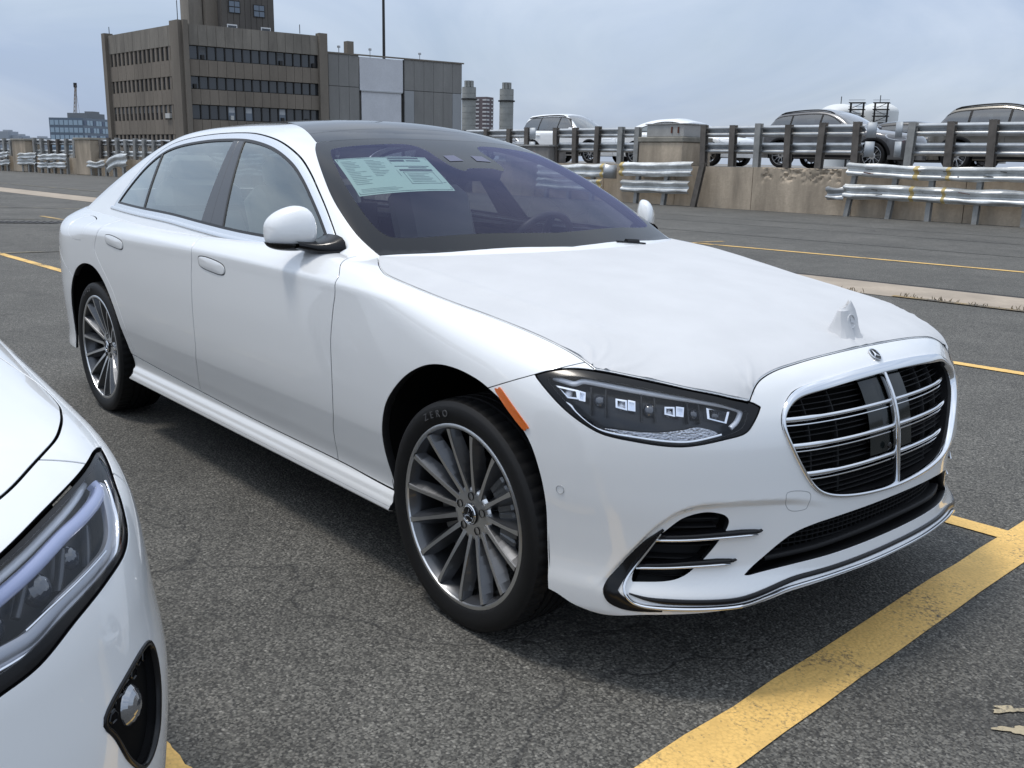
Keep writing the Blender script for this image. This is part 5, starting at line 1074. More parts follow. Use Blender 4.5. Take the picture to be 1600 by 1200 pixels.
def generic_car(name,label,q,paint,wb,loc,rz,win,doors,Rt=.34,group=None,rails=False,lamps=True,glass=None,clad=None,res=1.0,wsp=None,splits=(),rear=-3.65,front=.88,scale=1.0,extra=None):
    lf=lower_f(q); cf=cabin_f(q); F_=Front(lf); root=empty(name,loc,rz,label,'car',group); root.scale=(scale,)*3
    B=body_sheet(q,lf,int(110*res),int(46*res),int(36*res),int(84*res),xr=rear+.55,ra=.40)
    B=cut(B,.26-B.V[:,2])
    for x in(0,-wb):
        A=np.array([(x+(Rt+.055)*math.cos(a),.345+(Rt+.055)*math.sin(a)) for a in np.linspace(0,2*math.pi,40)[:-1]]); B=cut(B,np.where(B.V[:,1]<-.5,-sdpoly(B.V[:,XZ],A),-1))
        B=cut(B,np.where((B.V[:,1]<-.5)&(np.abs(B.V[:,0]-x)<Rt+.04)&(B.V[:,2]<.345),1.,-1.)) if 0 else B
    B=cut(B,np.where(B.V[:,0]<q.ws[0]-.02,-(cf(*B.V.T)+.003),-1))
    C_=cabin_sheet(q,cf,q.ws[0]+.15,rear+.06,int(120*res),int(64*res),q.zb-.06); C_=cut(C_,-(lf(*C_.V.T)+.006))
    WN=spl(win,4,True); sw=lambda s: np.where(s.V[:,1]<-.4,sdpoly(s.V[:,XZ],WN),.25)
    # screens by slope of the shell
    scr=lambda s: np.maximum(np.maximum(.10-(s.N[:,0]),(np.abs(s.V[:,1])-(q.W-.22-.30*(s.V[:,2]-q.zb)))),-(s.V[:,2]-q.zb-.06)) if False else np.maximum(np.maximum(.30-s.N[:,0],q.ws[0]-1.6-s.V[:,0]),np.abs(s.V[:,1])-(q.W-.20-.42*(s.V[:,2]-q.zb)))
    bck=lambda s: np.maximum(np.maximum(.30+s.N[:,0],np.abs(s.V[:,1])-(q.W-.26-.42*(s.V[:,2]-q.zb))),q.zb+.10-s.V[:,2])
    fr=cut(C_,-sw(C_)); fr=cut(fr,-scr(fr)); fr=cut(fr,-bck(fr)); gm=glass or TINT
    shobj('roof_frame',fr+fr.mirror(),paint,root,.01,mid)
    s=cut(C_,scr(C_)); shobj('windscreen',(s+s.mirror()),TINTL,root,0); s=cut(C_,bck(C_)); 
    if len(s.T): shobj('rear_window',(s+s.mirror()),gm,root,0)
    g_=.003; hx=q.ws[0]+.05
    hood=cut(B,np.maximum(.62-B.N[:,2],q.ws[0]-.25-B.V[:,0])+.0); side=cut(B,-np.maximum(.62-B.N[:,2],q.ws[0]-.25-B.V[:,0])+.004)
    shobj('bonnet',hood+hood.mirror(),paint,root,.01,mid)
    nose=cut(side,-(side.V[:,0]-.36)+g_); side=cut(side,(side.V[:,0]-.36)+g_); tail=cut(side,(side.V[:,0]-(rear+.40))+g_); side=cut(side,-(side.V[:,0]-(rear+.40))+g_)
    NO=nose+nose.mirror(); TA=tail+tail.mirror()
    shobj('front_bumper',NO,paint,root,.012,mid); shobj('tail_panel',TA,paint,root,.012,mid)
    def sided():
        rest=side
        for i,x in enumerate(list(doors)+[None]):
            p=rest if x is None else cut(rest,-(rest.V[:,0]-x)+g_)
            if x is not None: rest=cut(rest,(rest.V[:,0]-x)+g_)
            nm='front_wing' if i==0 else ('quarter_panel' if x is None else 'door')
            d=shobj(nm,p,paint,root,.012)
            if nm=='door': mb=MB(); V,n=F_.xz([(x+.16,q.zb-.13)]); mb.box(V[0]+n[0]*.02,(.20,.03,.03),None,.01); mb.build('door_handle',paint,d)
        w=cut(C_,sw(C_)); dd=lambda s: sdpoly(s.V[:,XZ],WN)
        shobj('window_trim',cut(w,-(dd(w)+.028)),BLKM,root,.006); gl=cut(w,dd(w)+.028)
        for x in splits:
            ps=cut(gl,-(gl.V[:,0]-x)+.03); shobj('side_window',ps,gm,root,0); pl_=cut(gl,np.abs(gl.V[:,0]-x)-.03); shobj('pillar_trim',pl_,BLKM,root,.005); gl=cut(gl,(gl.V[:,0]-x)+.03)
        shobj('side_window',gl,gm,root,0)
        if lamps:
            HP=spl(pw([(.60,q.zc[5][1]-.26),(.63,q.zc[5][1]-.20),(.9,q.zc[5][1]-.165),(1.12,q.zc[5][1]-.14),(1.08,q.zc[5][1]-.22),(.85,q.zc[5][1]-.275)]),4)
            P=HP/np.array([.86,1]); V,n=F_.wz(P,-.006); k=len(V); meshobj('headlamp',np.vstack([V,V.mean(0)[None]+n.mean(0)*.006]),[(i,(i+1)%k,k) for i in range(k)],LAMP,root,smooth=True)
            zt=q.zb+(.10 if q.tum<.4 else -.02); zs_=np.linspace(zt-.26,zt,5); V=[]
            for zz in zs_:
                for xx in(rear+.42,rear+.26,rear+.12,rear+.05): V.append((xx,zz))
            Vv,n=F_.xz(V,-.012); i=np.arange(20).reshape(5,4); meshobj('tail_lamp',Vv,np.stack([i[:-1,:-1].ravel(),i[:-1,1:].ravel(),i[1:,1:].ravel(),i[1:,:-1].ravel()],1),RED,root,smooth=True)
        mb=MB(); mb.box((q.ws[0]-.32,-q.W-.06,q.zb+.06),(.11,.20,.15),None,.035); mb.build('door_mirror',paint,root)
        if rails:
            x0,x1=rails; xs=np.linspace(x0,x1,14); mb=MB(); V=[]
            Pp=np.stack([xs,np.full(14,-.58),np.full(14,q.zb)],1); Vv=hit(cf,Pp,np.tile([0,0,1.],(14,1)),1.2); Vv[:,2]+=.045*np.sin(np.linspace(0,math.pi,14))**.3; mb.tube(Vv.tolist(),.017,6); mb.build('roof_rail',BLKM,root)
        if clad:
            for xc in(0,-wb):
                an=np.linspace(math.pi*.98,math.pi*.02,16); V,n=F_.xz([(xc+(Rt+.085)*math.cos(a),.345+(Rt+.085)*math.sin(a)) for a in an],0); stripobj('arch_cladding',V,n,.075,.016,BLKM,root)
            xs=np.linspace(-wb+Rt+.06,-Rt-.06,12); V,n=F_.xz([(x,.36) for x in xs],0); stripobj('sill_cladding',V,n,.14,.016,BLKM,root)
        for xc in(0,-wb):
            an=np.linspace(0,math.pi,14); V=[(xc+(Rt+.06)*math.cos(a),-.86,.345+(Rt+.06)*math.sin(a)) for a in an]+[(xc+(Rt+.06)*math.cos(a),-.55,.345+(Rt+.06)*math.sin(a)) for a in an]; meshobj('arch_liner',V,[(i,i+1,14+i+1,14+i) for i in range(13)]+[tuple(range(14,28))],DARK,root)
    sided(); FLIP[0]=True; sided(); FLIP[0]=False
    gy=[(y,z) for y,z in poly_rect((0,q.zc[5][1]-.33),.95,.20,.05)]; V,n=F_.yz(gy,-.004); k=len(V); gr_=meshobj('grille',np.vstack([V,V.mean(0)[None]+np.array([[.02,0,0]])]),[(i,(i+1)%k,k) for i in range(k)],BLK,root)
    gy=[(y,z) for y,z in poly_rect((0,.38),1.2,.14,.04)]; V,n=F_.yz(gy,-.004); meshobj('lower_intake',np.vstack([V,V.mean(0)[None]+np.array([[.02,0,0]])]),[(i,(i+1)%k,k) for i in range(k)],BLKM,root)
    mb=MB(); mb.box(((rear+front)/2,0,.30),(front-rear-.9,1.5,.10)); mb.box(((rear+front)/2-.1,0,.62),(front-rear-1.2,1.45,.5)); mb.build('underbody',DARK,root)
    for x in(-1.45,-2.25):
        for s in(-1,1): mb=MB(); mb.box((x,s*.36,.95),(.14,.44,.6),Matrix.Rotation(R(-15),3,'Y'),.04); mb.box((x-.08,s*.36,1.30),(.09,.25,.16),None,.03); mb.build('seat',CARP,root)
    for x in(0,-wb):
        for s in(-1,1): build_wheel(root,x,s*(q.W-.015),Rt-.004,Rt=Rt,Rr=Rt*.72,wid=.225,ns=10,hub=.03,detail=False,face=s)
    if extra: extra(root,q,B,F_,NO)
    return root
WHITE2=mat('white_paint_flat',(.86,.87,.87),.3,0,1,.03); GREY2=mat('grey_paint',(.125,.125,.13),.3,.3,1,.03); BRONZE=mat('olive_grey_paint',(.15,.14,.12),.3,.4,1,.03); SILV=mat('silver_paint',(.40,.41,.42),.3,.5,1,.03); BLACK2=mat('black_paint',(.012,.012,.014),.25,0,1,.02)
# -- estate/SUV shapes on the deck
def suv_win(H,b,xe,x0=-.80):
    return [(xe,b+.06),(xe+.10,b+.20),(xe+.42,H-.20),(xe+.9,H-.155),(-2.0,H-.135),(-1.55,H-.15),(-1.25,H-.24),(x0-.12,b+.12),(x0,b+.045),(-1.6,b+.035),(-2.6,b+.045)]
def sed_win(H,b,xe,x0=-.75):
    return [(xe,b+.07),(xe+.35,b+.21),(xe+.75,H-.165),(-1.95,H-.115),(-1.5,H-.135),(-1.15,H-.22),(x0-.15,b+.13),(x0,b+.04),(-1.6,b+.035),(-2.4,b+.045)]
qA=car_q(1.78,1.12,1.10,.955,.92,-3.98,(-.55,.62),-3.0,2.6,1.15,True)
qD=car_q(1.57,1.02,1.02,.90,.88,-3.60,(-.50,.56),-2.55,1.25,1.10,True)
qC=car_q(1.45,.96,.96,.92,.84,-3.82,(-.45,.50),-2.35,.42,1.10,False)
qB=car_q(1.44,.96,.96,.90,.86,-3.75,(-.48,.48),-2.3,.45,1.06,False)
generic_car('parked_car','white SUV with black roof rails and red tail lamps parked on the upper deck',qA,WHITE2,2.89,(-25.3,25.9,DZ),R(3),suv_win(1.78,1.10,-3.72),(-.62,-1.72,-2.75),.37,'cars parked on the upper deck',rails=(-1.5,-3.4),clad=True,splits=(-1.72,-2.72),rear=-3.98,front=.92,scale=1.10)
generic_car('parked_car','white saloon with arched roof half hidden by the concrete plinth',qC,WHITE2,2.87,(-19.3,25.7,DZ),R(3),sed_win(1.45,.96,-3.1),(-.55,-1.6,-2.5),.35,'cars parked on the upper deck',glass=TINTL,splits=(-1.6,),rear=-3.82,front=.84,scale=1.14)
generic_car('parked_car','dark grey crossover with roof rails behind the middle guard rail',qD,GREY2,2.67,(-13.1,25.5,DZ),R(2),suv_win(1.57,1.02,-3.30),(-.55,-1.6,-2.5),.345,'cars parked on the upper deck',rails=(-1.3,-2.9),clad=True,splits=(-1.6,-2.5),rear=-3.60,front=.88,scale=1.16)
generic_car('parked_car','black crossover nose showing between the rolled rail end plates',qD,BLACK2,2.67,(-11.9,28.6,DZ),R(4),suv_win(1.57,1.02,-3.30),(-.55,-1.6,-2.5),.345,'cars parked on the upper deck',clad=True,splits=(-1.6,),rear=-3.60,front=.88,res=.8)
generic_car('parked_car','olive grey crossover with roof rails at the right edge of the deck',qD,BRONZE,2.67,(-7.4,25.5,DZ),R(2),suv_win(1.57,1.02,-3.30),(-.55,-1.6,-2.5),.345,'cars parked on the upper deck',rails=(-1.3,-2.9),clad=True,splits=(-1.6,-2.5),rear=-3.60,front=.88,scale=1.18)
generic_car('parked_car','silver saloon seen small over the roof left of the white SUV',qB,SILV,2.8,(-35.0,31.0,DZ),R(3),sed_win(1.44,.96,-3.0),(-.55,-1.6,-2.5),.34,'cars parked on the upper deck',glass=TINTL,splits=(-1.6,),rear=-3.75,front=.86,res=.8)
# ---------------------------------------------------------------- neighbouring white car, near left
qn=car_q(1.60,1.06,1.05,.9255,.86,-3.62,(-.60,.60),-2.6,1.3,1.12,True)
qn.x0f=.1341; qn.pf=2.8687; qn.qf=2.5113; qn.rk=.159
qn.Lz=[(.1,.8),(.25,.84),(.4,.8666),(.6,.8658),(.75,.8477),(.85,.8138),(.95,.7702),(1.05,.7),(1.3,.5)]
qn.zs=[(-4.4,1.05),(-1,1.05),(0,1.03),(.4,.98),(.9,.93)]
qn.zc=[(-4,1.2),(-1,1.18),(-.5,1.1191),(0,1.0857),(.4,1.042),(.6,.9883),(.8,.94),(.95,.88)]; qn.kd=[(-4,.08),(-.7,.05),(0,.07),(.4,.08),(.8,.10)]
qn.prof=[(.05,.16),(.2,.1),(.3,.0502),(.45,.0068),(.6,-.0084),(.75,.0095),(1.,.0269)]
def neighbour():
    q=qn; lf=lower_f(q); cf=cabin_f(q); fr_=Front(lf); wb=2.73; Rt=.355
    root=empty('parked_car',(.2471,-2.9842,0),0,'white crossover with slanted headlamp cut off by the left edge of the picture','car')
    B=body_sheet(q,lf,170,150,40,190,xr=-3.05,ra=.40,zo=.66)
    B=cut(B,.26-B.V[:,2])
    for x in(0,-wb):
        A=np.array([(x+.405*math.cos(a),.36+.405*math.sin(a)) for a in np.linspace(0,2*math.pi,50)[:-1]]); B=cut(B,np.where(B.V[:,1]<-.5,-sdpoly(B.V[:,XZ],A),-1))
    B=cut(B,np.where(B.V[:,0]<q.ws[0]-.02,-(cf(*B.V.T)+.003),-1))
    ib=B.off(-.018); ib=cut(ib,np.where(ib.V[:,0]>-.3,-1.,1.)); ib=cut(ib,-(np.where(ib.V[:,0]>.15,sdpoly(WZ(ib.V),spl(pw([(1.0,.905),(.95,.87),(.90,.85),(.75,.825),(.58,.79),(.575,.82),(.64,.885),(.80,.912),(.93,.925)]),4)),1))); ib=ib+ib.mirror(); meshobj('gap_blackout',ib.V,ib.T,DARK,root,nrm=ib.N)  # added dark backing that closes the see-through gaps around lamp and panels
    HD=[(-.66,.02),(-.66,0),(-.68,-.3),(-.74,-.66),(-.50,-.755),(-.065,-.812),(.071,-.838),(.18,-.838),(.243,-.826),(.310,-.806),(.385,-.774),(.467,-.721),(.545,-.660),(.62,-.575),(.675,-.45),(.71,-.25),(.72,0),(.72,.02)]
    HP=spl(HD,5,True,(0,1,3,16,17)); upm=B.V[:,2]>.80
    B2=cut(B,np.where(upm,-sdpoly(B.V[:,XY],HP)+.0025,-1))
    HE=[(1.092,.937),(1.007,.911),(.965,.879),(.935,.851),(.897,.835),(.828,.825),(.745,.809),(.672,.786),(.616,.778),(.57,.772),(.56,.82),(.60,.885),(.635,.897),(.704,.910),(.821,.926),(.933,.937),(1.03,.942)]
    HEP=spl(pw(HE),5,True,(0,)); hd=lambda s: np.where(s.V[:,0]>.15,sdpoly(WZ(s.V),HEP),1)
    FO=[(.905,.675),(.905,.638),(.894,.591),(.881,.557),(.85,.537),(.816,.542),(.782,.582),(.759,.633),(.744,.662),(.767,.680),(.813,.694),(.856,.700),(.89,.695)]
    FOP=spl(pw(FO),5); fd=lambda s: np.where(s.V[:,0]>.15,sdpoly(WZ(s.V),FOP),1)
    body=cut(B2,-hd(B2)+.002); body=cut(body,-fd(body)+.001)
    seam=lambda s: np.where((s.V[:,0]>-.2)&(s.V[:,0]<.5),(s.V[:,0]-(.36+.55*(s.V[:,2]-.80)))*.9,np.where(s.V[:,0]>=.5,1,-1))
    bump=cut(body,-seam(body)+.002); rest=cut(body,seam(body)+.002)
    GP=spl([(a,b) for a,b in poly_rect((0,.70),.86,.26,.07,3)],3); bump=cut(bump,np.where(bump.V[:,0]>.5,-sdpoly(bump.V[:,YZ],GP),-1))
    shobj('front_bumper',bump+bump.mirror(),PAINT,root,.02,mid)
    tail=cut(rest,(rest.V[:,0]+3.2)+.002); rest=cut(rest,-(rest.V[:,0]+3.2)+.002); shobj('tail_panel',tail+tail.mirror(),PAINT,root,.012,mid)
    hs=top_sheet(lf,-.80,.78,120,.93,80,.7); hs=cut(hs,sdpoly(hs.V[:,XY],HP)+.0025); hs.V[:,1]=np.minimum(hs.V[:,1],0); shobj('bonnet',hs+hs.mirror(),PAINT,root,.015,mid)
    g3=cut(B,np.where(B.V[:,0]>.5,sdpoly(B.V[:,YZ],GP),1)); G2=(g3+g3.mirror()).off(-.03); gri=shobj('grille',G2,BLKM,root,0)
    for z in(.64,.70,.76): ys=np.linspace(-.40,.40,31); V,n=fr_.yz(np.stack([ys,np.full(31,z)],1),.012); stripobj('grille_bar',V,n,.018,.01,CHROME,gri)
    C_=cabin_sheet(q,cf,q.ws[0]+.15,-3.56,140,80,q.zb-.06); C_=cut(C_,-(lf(*C_.V.T)+.006))
    WN=spl(suv_win(1.60,1.05,-3.30,-.85),4,True); sw=lambda s: np.where(s.V[:,1]<-.4,sdpoly(s.V[:,XZ],WN),.25)
    scr=lambda s: np.maximum(np.maximum(.30-s.N[:,0],q.ws[0]-1.6-s.V[:,0]),np.abs(s.V[:,1])-(q.W-.20-.42*(s.V[:,2]-q.zb))); bck=lambda s: np.maximum(np.maximum(.30+s.N[:,0],np.abs(s.V[:,1])-(q.W-.26-.42*(s.V[:,2]-q.zb))),q.zb+.10-s.V[:,2])
    f_=cut(C_,-sw(C_)); f_=cut(f_,-scr(f_)); f_=cut(f_,-bck(f_)); shobj('roof_frame',f_+f_.mirror(),PAINT,root,.01,mid)
    s=cut(C_,scr(C_)); shobj('windscreen',s+s.mirror(),TINTL,root,0); s=cut(C_,bck(C_)); shobj('rear_window',s+s.mirror(),TINT,root,0)
    def sided():
        r_=rest
        for i,x in enumerate((-.62,-1.68,-2.45,None)):
            p=r_ if x is None else cut(r_,-(r_.V[:,0]-x)+.002)
            if x is not None: r_=cut(r_,(r_.V[:,0]-x)+.002)
            shobj('front_wing' if i==0 else('quarter_panel' if x is None else 'door'),p,PAINT,root,.015)
        w=cut(C_,sw(C_)); shobj('window_trim',cut(w,-(sdpoly(w.V[:,XZ],WN)+.028)),BLKM,root,.006); gl=cut(w,sdpoly(w.V[:,XZ],WN)+.028)
        for x in(-1.68,-2.45): shobj('side_window',cut(gl,-(gl.V[:,0]-x)+.03),TINT,root,0); shobj('pillar_trim',cut(gl,np.abs(gl.V[:,0]-x)-.03),BLKM,root,.005); gl=cut(gl,(gl.V[:,0]-x)+.03)
        shobj('side_window',gl,TINT,root,0)
        mb=MB(); mb.box((-.95,-.925,1.12),(.20,.11,.15),None,.035); mb.build('door_mirror',PAINT,root)
        for xc in(0,-wb):
            an=np.linspace(-.25,math.pi+.25,18); V=[(xc+.41*math.cos(a),-.84,.36+.41*math.sin(a)) for a in an]+[(xc+.41*math.cos(a),-.55,.36+.41*math.sin(a)) for a in an]; meshobj('arch_liner',V,[(i,i+1,18+i+1,18+i) for i in range(17)]+[tuple(range(18,36))],DARK,root)
        # headlamp
        h=cut(B,hd(B)+.002); lamp=shobj('headlamp',h.off(-.055),mat('lamp_back',(.030,.032,.038),.3,.3),root,0)
        wl=lip(h,.057); meshobj('lamp_wall',wl.V,wl.T[len(h.T):],BLK,lamp,nrm=wl.N)
        dpt=lambda s: hd(s)+.006+.014*smooth_step(.86,.80,s.V[:,2])
        shobj('lamp_border',cut(h,-dpt(h)).off(-.002),BLK,lamp,.004)
        def st_(nm,P,ins,w,rs,m,sharp=()): V,n=FRN.wz(resample(spl(P,6,False,sharp),50),ins); stripobj(nm,V,n,w,rs,m,lamp)
        FRN=fr_
        st_('light_guide',[(.972,.925),(.968,.914),(.94,.909),(.87,.904),(.805,.899),(.708,.882),(.64,.868),(.57,.85)],.020,.020,.010,mat('blue_light_guide',(.30,.34,.52),.08,0,1,.02))
        st_('light_guide',[(.985,.932),(.90,.924),(.80,.913),(.70,.897),(.60,.872)],.034,.012,.006,DRLM)
        st_('lamp_trim',[(.985,.914),(.955,.895),(.932,.877),(.905,.858),(.872,.846),(.829,.842),(.749,.833),(.686,.817),(.651,.815),(.60,.815),(.56,.81)],.016,.022,.006,mat('lamp_silver',(.34,.35,.38),.3,.8))
        st_('lamp_chrome_edge',[(.990,.916),(.960,.893),(.938,.872),(.905,.851),(.872,.838),(.829,.833),(.749,.823),(.686,.806),(.651,.803),(.60,.802),(.56,.80)],.010,.0045,.004,CHROME)
        st_('lamp_chrome_edge',[(.868,.853),(.80,.847),(.73,.838),(.68,.828)],.012,.0035,.003,CHROME)
        for w0 in(.62,.70,.78,.86): st_('lamp_fin',[(w0,.842),(w0+.03,.872),(w0+.05,.890)],.042,.010,.006,mat('lamp_fin',(.06,.064,.072),.25,.5))
        mb=MB()
        for w0,z0,r in((.66,.848,.028),(.76,.862,.024),(.85,.872,.018)):
            c,n=fr_.wz([(w0,z0)],.055); c=Vector(c[0]); n=Vector(n[0]); t=n.cross(Vector((0,0,1))).normalized(); u=t.cross(n)
            for i in range(5):
                a0,a1=math.pi/2*i/5,math.pi/2*(i+1)/5; mb.add([tuple(c+(t*math.cos(b)+u*math.sin(b))*r*math.cos(a)+n*r*math.sin(a)*.8) for a in(a0,a1) for b in np.linspace(0,2*math.pi,19)[:-1]],[(k,(k+1)%18,18+(k+1)%18,18+k) for k in range(18)],True)
        mb.build('projector',PROJ,lamp)
        shobj('lamp_lens',cut(h,dpt(h)).off(-.002),HLGL,lamp,0)
        # fog lamp pocket
        fs=cut(B,fd(B)); pk=shobj('fog_pocket',fs.off(-.050),BLKM,root,0); wl=lip(fs,.052); meshobj('pocket_wall',wl.V,wl.T[len(fs.T):],BLKM,pk,nrm=wl.N)
        V,n=fr_.wz(resample(np.vstack([FOP,FOP[:1]])/np.array([.86,1]),60)[:-1],.001); stripobj('pocket_rim',V,n,.008,.004,BLK,pk,closed=True)
        P=spl([(.850,.668),(.893,.672),(.897,.630),(.885,.575),(.852,.550),(.822,.556),(.80,.595),(.805,.630)],4); V,n=fr_.wz(P,.030); k=len(V); meshobj('fog_bezel',np.vstack([V,V.mean(0)[None]-n.mean(0)*.015]),[(i,(i+1)%k,k) for i in range(k)],mat('bezel',(.02,.021,.023),.4),pk,smooth=True)
        c,n=fr_.wz([(.832,.632)],.030); c=Vector(c[0]); n=Vector(n[0]); t=n.cross(Vector((0,0,1))).normalized(); u=t.cross(n); mb=MB(); r=.033
        for i in range(6):
            a0,a1=math.pi/2*i/6,math.pi/2*(i+1)/6; mb.add([tuple(c+(t*math.cos(b)+u*math.sin(b))*r*math.cos(a)+n*r*math.sin(a)*.8) for a in(a0,a1) for b in np.linspace(0,2*math.pi,21)[:-1]],[(k,(k+1)%20,20+(k+1)%20,20+k) for k in range(20)],True)
        mb.build('fog_lamp',mat('fog_glass',(.35,.36,.38),.06,.85,1,.02),pk)
        mb=MB(); k0=0
        hexs=MB()
        for i in range(7):
            for j in range(5):
                w0=.755+.023*i; z0=.640+.0165*j+(.008 if i%2 else 0)
                if sdpoly(np.array([[w0*.86,z0]]),FOP)[0]<-.008 and not(w0>.80 and z0<.672):
                    V,n=fr_.wz([(w0+.010*math.cos(a),z0+.0078*math.sin(a)) for a in np.linspace(0,2*math.pi,7)[:-1]],.012); hexs.tube(V.tolist(),.0016,4,closed=True)
        hexs.build('pocket_mesh',BLK,pk)
    sided(); FLIP[0]=True; sided(); FLIP[0]=False
    mb=MB(); mb.box((-1.4,0,.30),(3.6,1.5,.10)); mb.box((-1.5,0,.62),(3.2,1.45,.5)); mb.build('underbody',DARK,root)
    for x in(-1.45,-2.25):
        for s in(-1,1): mb=MB(); mb.box((x,s*.36,.98),(.14,.44,.6),Matrix.Rotation(R(-15),3,'Y'),.04); mb.build('seat',CARP,root)
    for x in(0,-wb):
        for s in(-1,1): build_wheel(root,x,s*.905,.352,Rt=.355,Rr=.25,wid=.225,ns=10,hub=.03,detail=False,face=s)
neighbour()
# ---------------------------------------------------------------- buildings and skyline
BR=grimy('brown_cladding',(.185,.157,.127),.85,.22,.35,.1,streak=1); BR2=grimy('brown_pier',(.178,.154,.126),.85,.2,.4,.1,streak=1); BTOP=grimy('parapet_panel',(.205,.184,.156),.85,.3,.5,.1,streak=1)
WGL=mat('office_glass',(.030,.034,.040),.08,0,0,.02,spec=.8); WGB=mat('office_glass_blue',(.12,.15,.19),.12,0,0,.02,spec=.8); WFR=mat('window_frame',(.018,.017,.016),.6); BLIND=mat('window_blind',(.42,.44,.46),.7)
Cn=np.array([-116.42,46.39]); Rn=np.array([-114.475,64.691]); Ln=np.array([-138.345,44.706])
def frame2(a,b_): d=(b_-a)/np.linalg.norm(b_-a); return d
OB=empty('office_block',(*Cn,0),0,'brown four storey office block with bands of dark windows and a roof tower','building')
def quad_prism(name,p0,p1,z0,z1,out,th,mt,par,org=Cn):
    """panel between plan points p0,p1 (world), z0..z1, thickness th towards out"""
    p0,p1,out=[np.asarray(v,float) for v in(p0,p1,out)]; a=p0-org; b_=p1-org; o=out*th
    V=[(*a,z0),(*b_,z0),(*b_,z1),(*a,z1),(*(a+o),z0),(*(b_+o),z0),(*(b_+o),z1),(*(a+o),z1)]
    return meshobj(name,V,[(4,5,6,7),(3,2,1,0),(0,1,5,4),(1,2,6,5),(2,3,7,6),(3,0,4,7)],mt,par)
er=frame2(Cn,Rn); outr=np.array([er[1],-er[0]]); el=frame2(Cn,Ln); outl=np.array([-el[1],el[0]])
if outl@(np.array([2.1,-2.6])-Cn)<0: outl=-outl
if outr@(np.array([2.1,-2.6])-Cn)<0: outr=-outr
LR=np.linalg.norm(Rn-Cn); LL=np.linalg.norm(Ln-Cn); Bk=Ln+er*LR*1.0
# core
poly=[Cn-outr*.5-outl*.5,Rn-outr*.5,Rn+el*LL-outr*.5,Ln-outl*.5]; V=[(*(p-Cn),0) for p in poly]+[(*(p-Cn),16.2) for p in poly]
meshobj('core',V,[(0,1,5,4),(1,2,6,5),(2,3,7,6),(3,0,4,7),(4,5,6,7)],BR2,OB)
rows=[(12.45,14.12),(9.0,10.55),(5.4,7.2),(1.9,3.6)]
rwb=random.Random(2)
def facade(P,e,out,Lf,n,pier0,pier1,style):
    s0,s1=pier0,Lf-pier1; w=(s1-s0)/n
    bands=[(14.12,16.53)]+[(rows[i+1][1],rows[i][0]) for i in range(3)]+[(0,rows[3][0])]
    for bi,(z0,z1) in enumerate(bands):
        m=n if style=='r' else n
        for k in range(m):
            a=P+e*(s0+w*k+.02); b_=P+e*(s0+w*(k+1)-.02); quad_prism('cladding_panel',a,b_,z0,z1,out,.12+.01*(k%2),BTOP if bi==0 else BR,OB)
    for ri,(z0,z1) in enumerate(rows):
        for k in range(n):
            a=P+e*(s0+w*k+(.10 if style=='r' else .30)); b_=P+e*(s0+w*(k+1)-(.10 if style=='r' else .28))
            mt=WGL
            if ri==2 and k in(4,6,10) and style=='r': mt=WGB
            rc_=.36 if style=='r' else .14
            o=quad_prism('window',a-out*rc_,b_-out*rc_,z0+.10,z1-.08,out,.05,mt,OB)
            if style=='r':
                if rwb.random()<.22 or (ri==2 and k in(4,6,10)): quad_prism('blind',a-out*.33+e*.08,b_-out*.33-e*.08,(z0+z1)/2+.1,z1-.2,out,.03,BLIND if ri==2 and k in(4,6,10) else mat('dim_blind',(.10,.105,.11),.7),o)
                if rwb.random()<.14 or (ri==2 and k==4): quad_prism('air_conditioner',a-out*.30+e*.25,b_-out*.30-e*.30,z0+.10,z0+.62,out,.30,mat('ac_white',(.50,.50,.48),.6) if ri==2 and k==4 else WFR,o)
            else:
                quad_prism('fin',b_-e*.02+out*-.12,b_+e*.50-out*.12,z0,z1,out,.20,BR,OB)
                if ri==2 and k==1: quad_prism('air_conditioner',a-out*.08,b_-out*.08+e*.5,z0+.15,z0+.75,out,.45,mat('ac_white',(.50,.50,.48),.6),o)
                if ri==2: quad_prism('blind',a-out*.10,b_-out*.10,(z0+z1)/2,z1-.1,out,.02,mat('dim_blind',(.10,.105,.11),.7),o)
        rv=.42 if style=='r' else .20
        quad_prism('window_reveal',P+e*s0-out*rv,P+e*s1-out*rv,z0,z1,out,.04,WFR,OB)
        if style=='r':
            for k in range(n+1): c0=P+e*(s0+w*k-.07); quad_prism('mullion',c0-out*.30,c0+e*.14-out*.30,z0,z1,out,.16,WFR,OB)
facade(Cn,er,outr,LR,15,.7,1.0,'r'); facade(Cn,el,outl,LL,15,2.3,.9,'l')
for p0,p1,o,h in((Cn-er*.05,Cn+er*.55,outr,16.9),(Rn-er*1.0,Rn+er*.15,outr,16.85)): quad_prism('pier',p0-o*.6,p1-o*.6,0,h,o,1.15,BR2,OB)
quad_prism('pier',Cn+el*.0-outl*.6,Cn+el*2.2-outl*.6,0,16.9,outl,1.15,BR2,OB); quad_prism('pier',Ln-el*.9-outl*.6,Ln+el*.15-outl*.6,0,16.85,outl,1.15,BR2,OB)
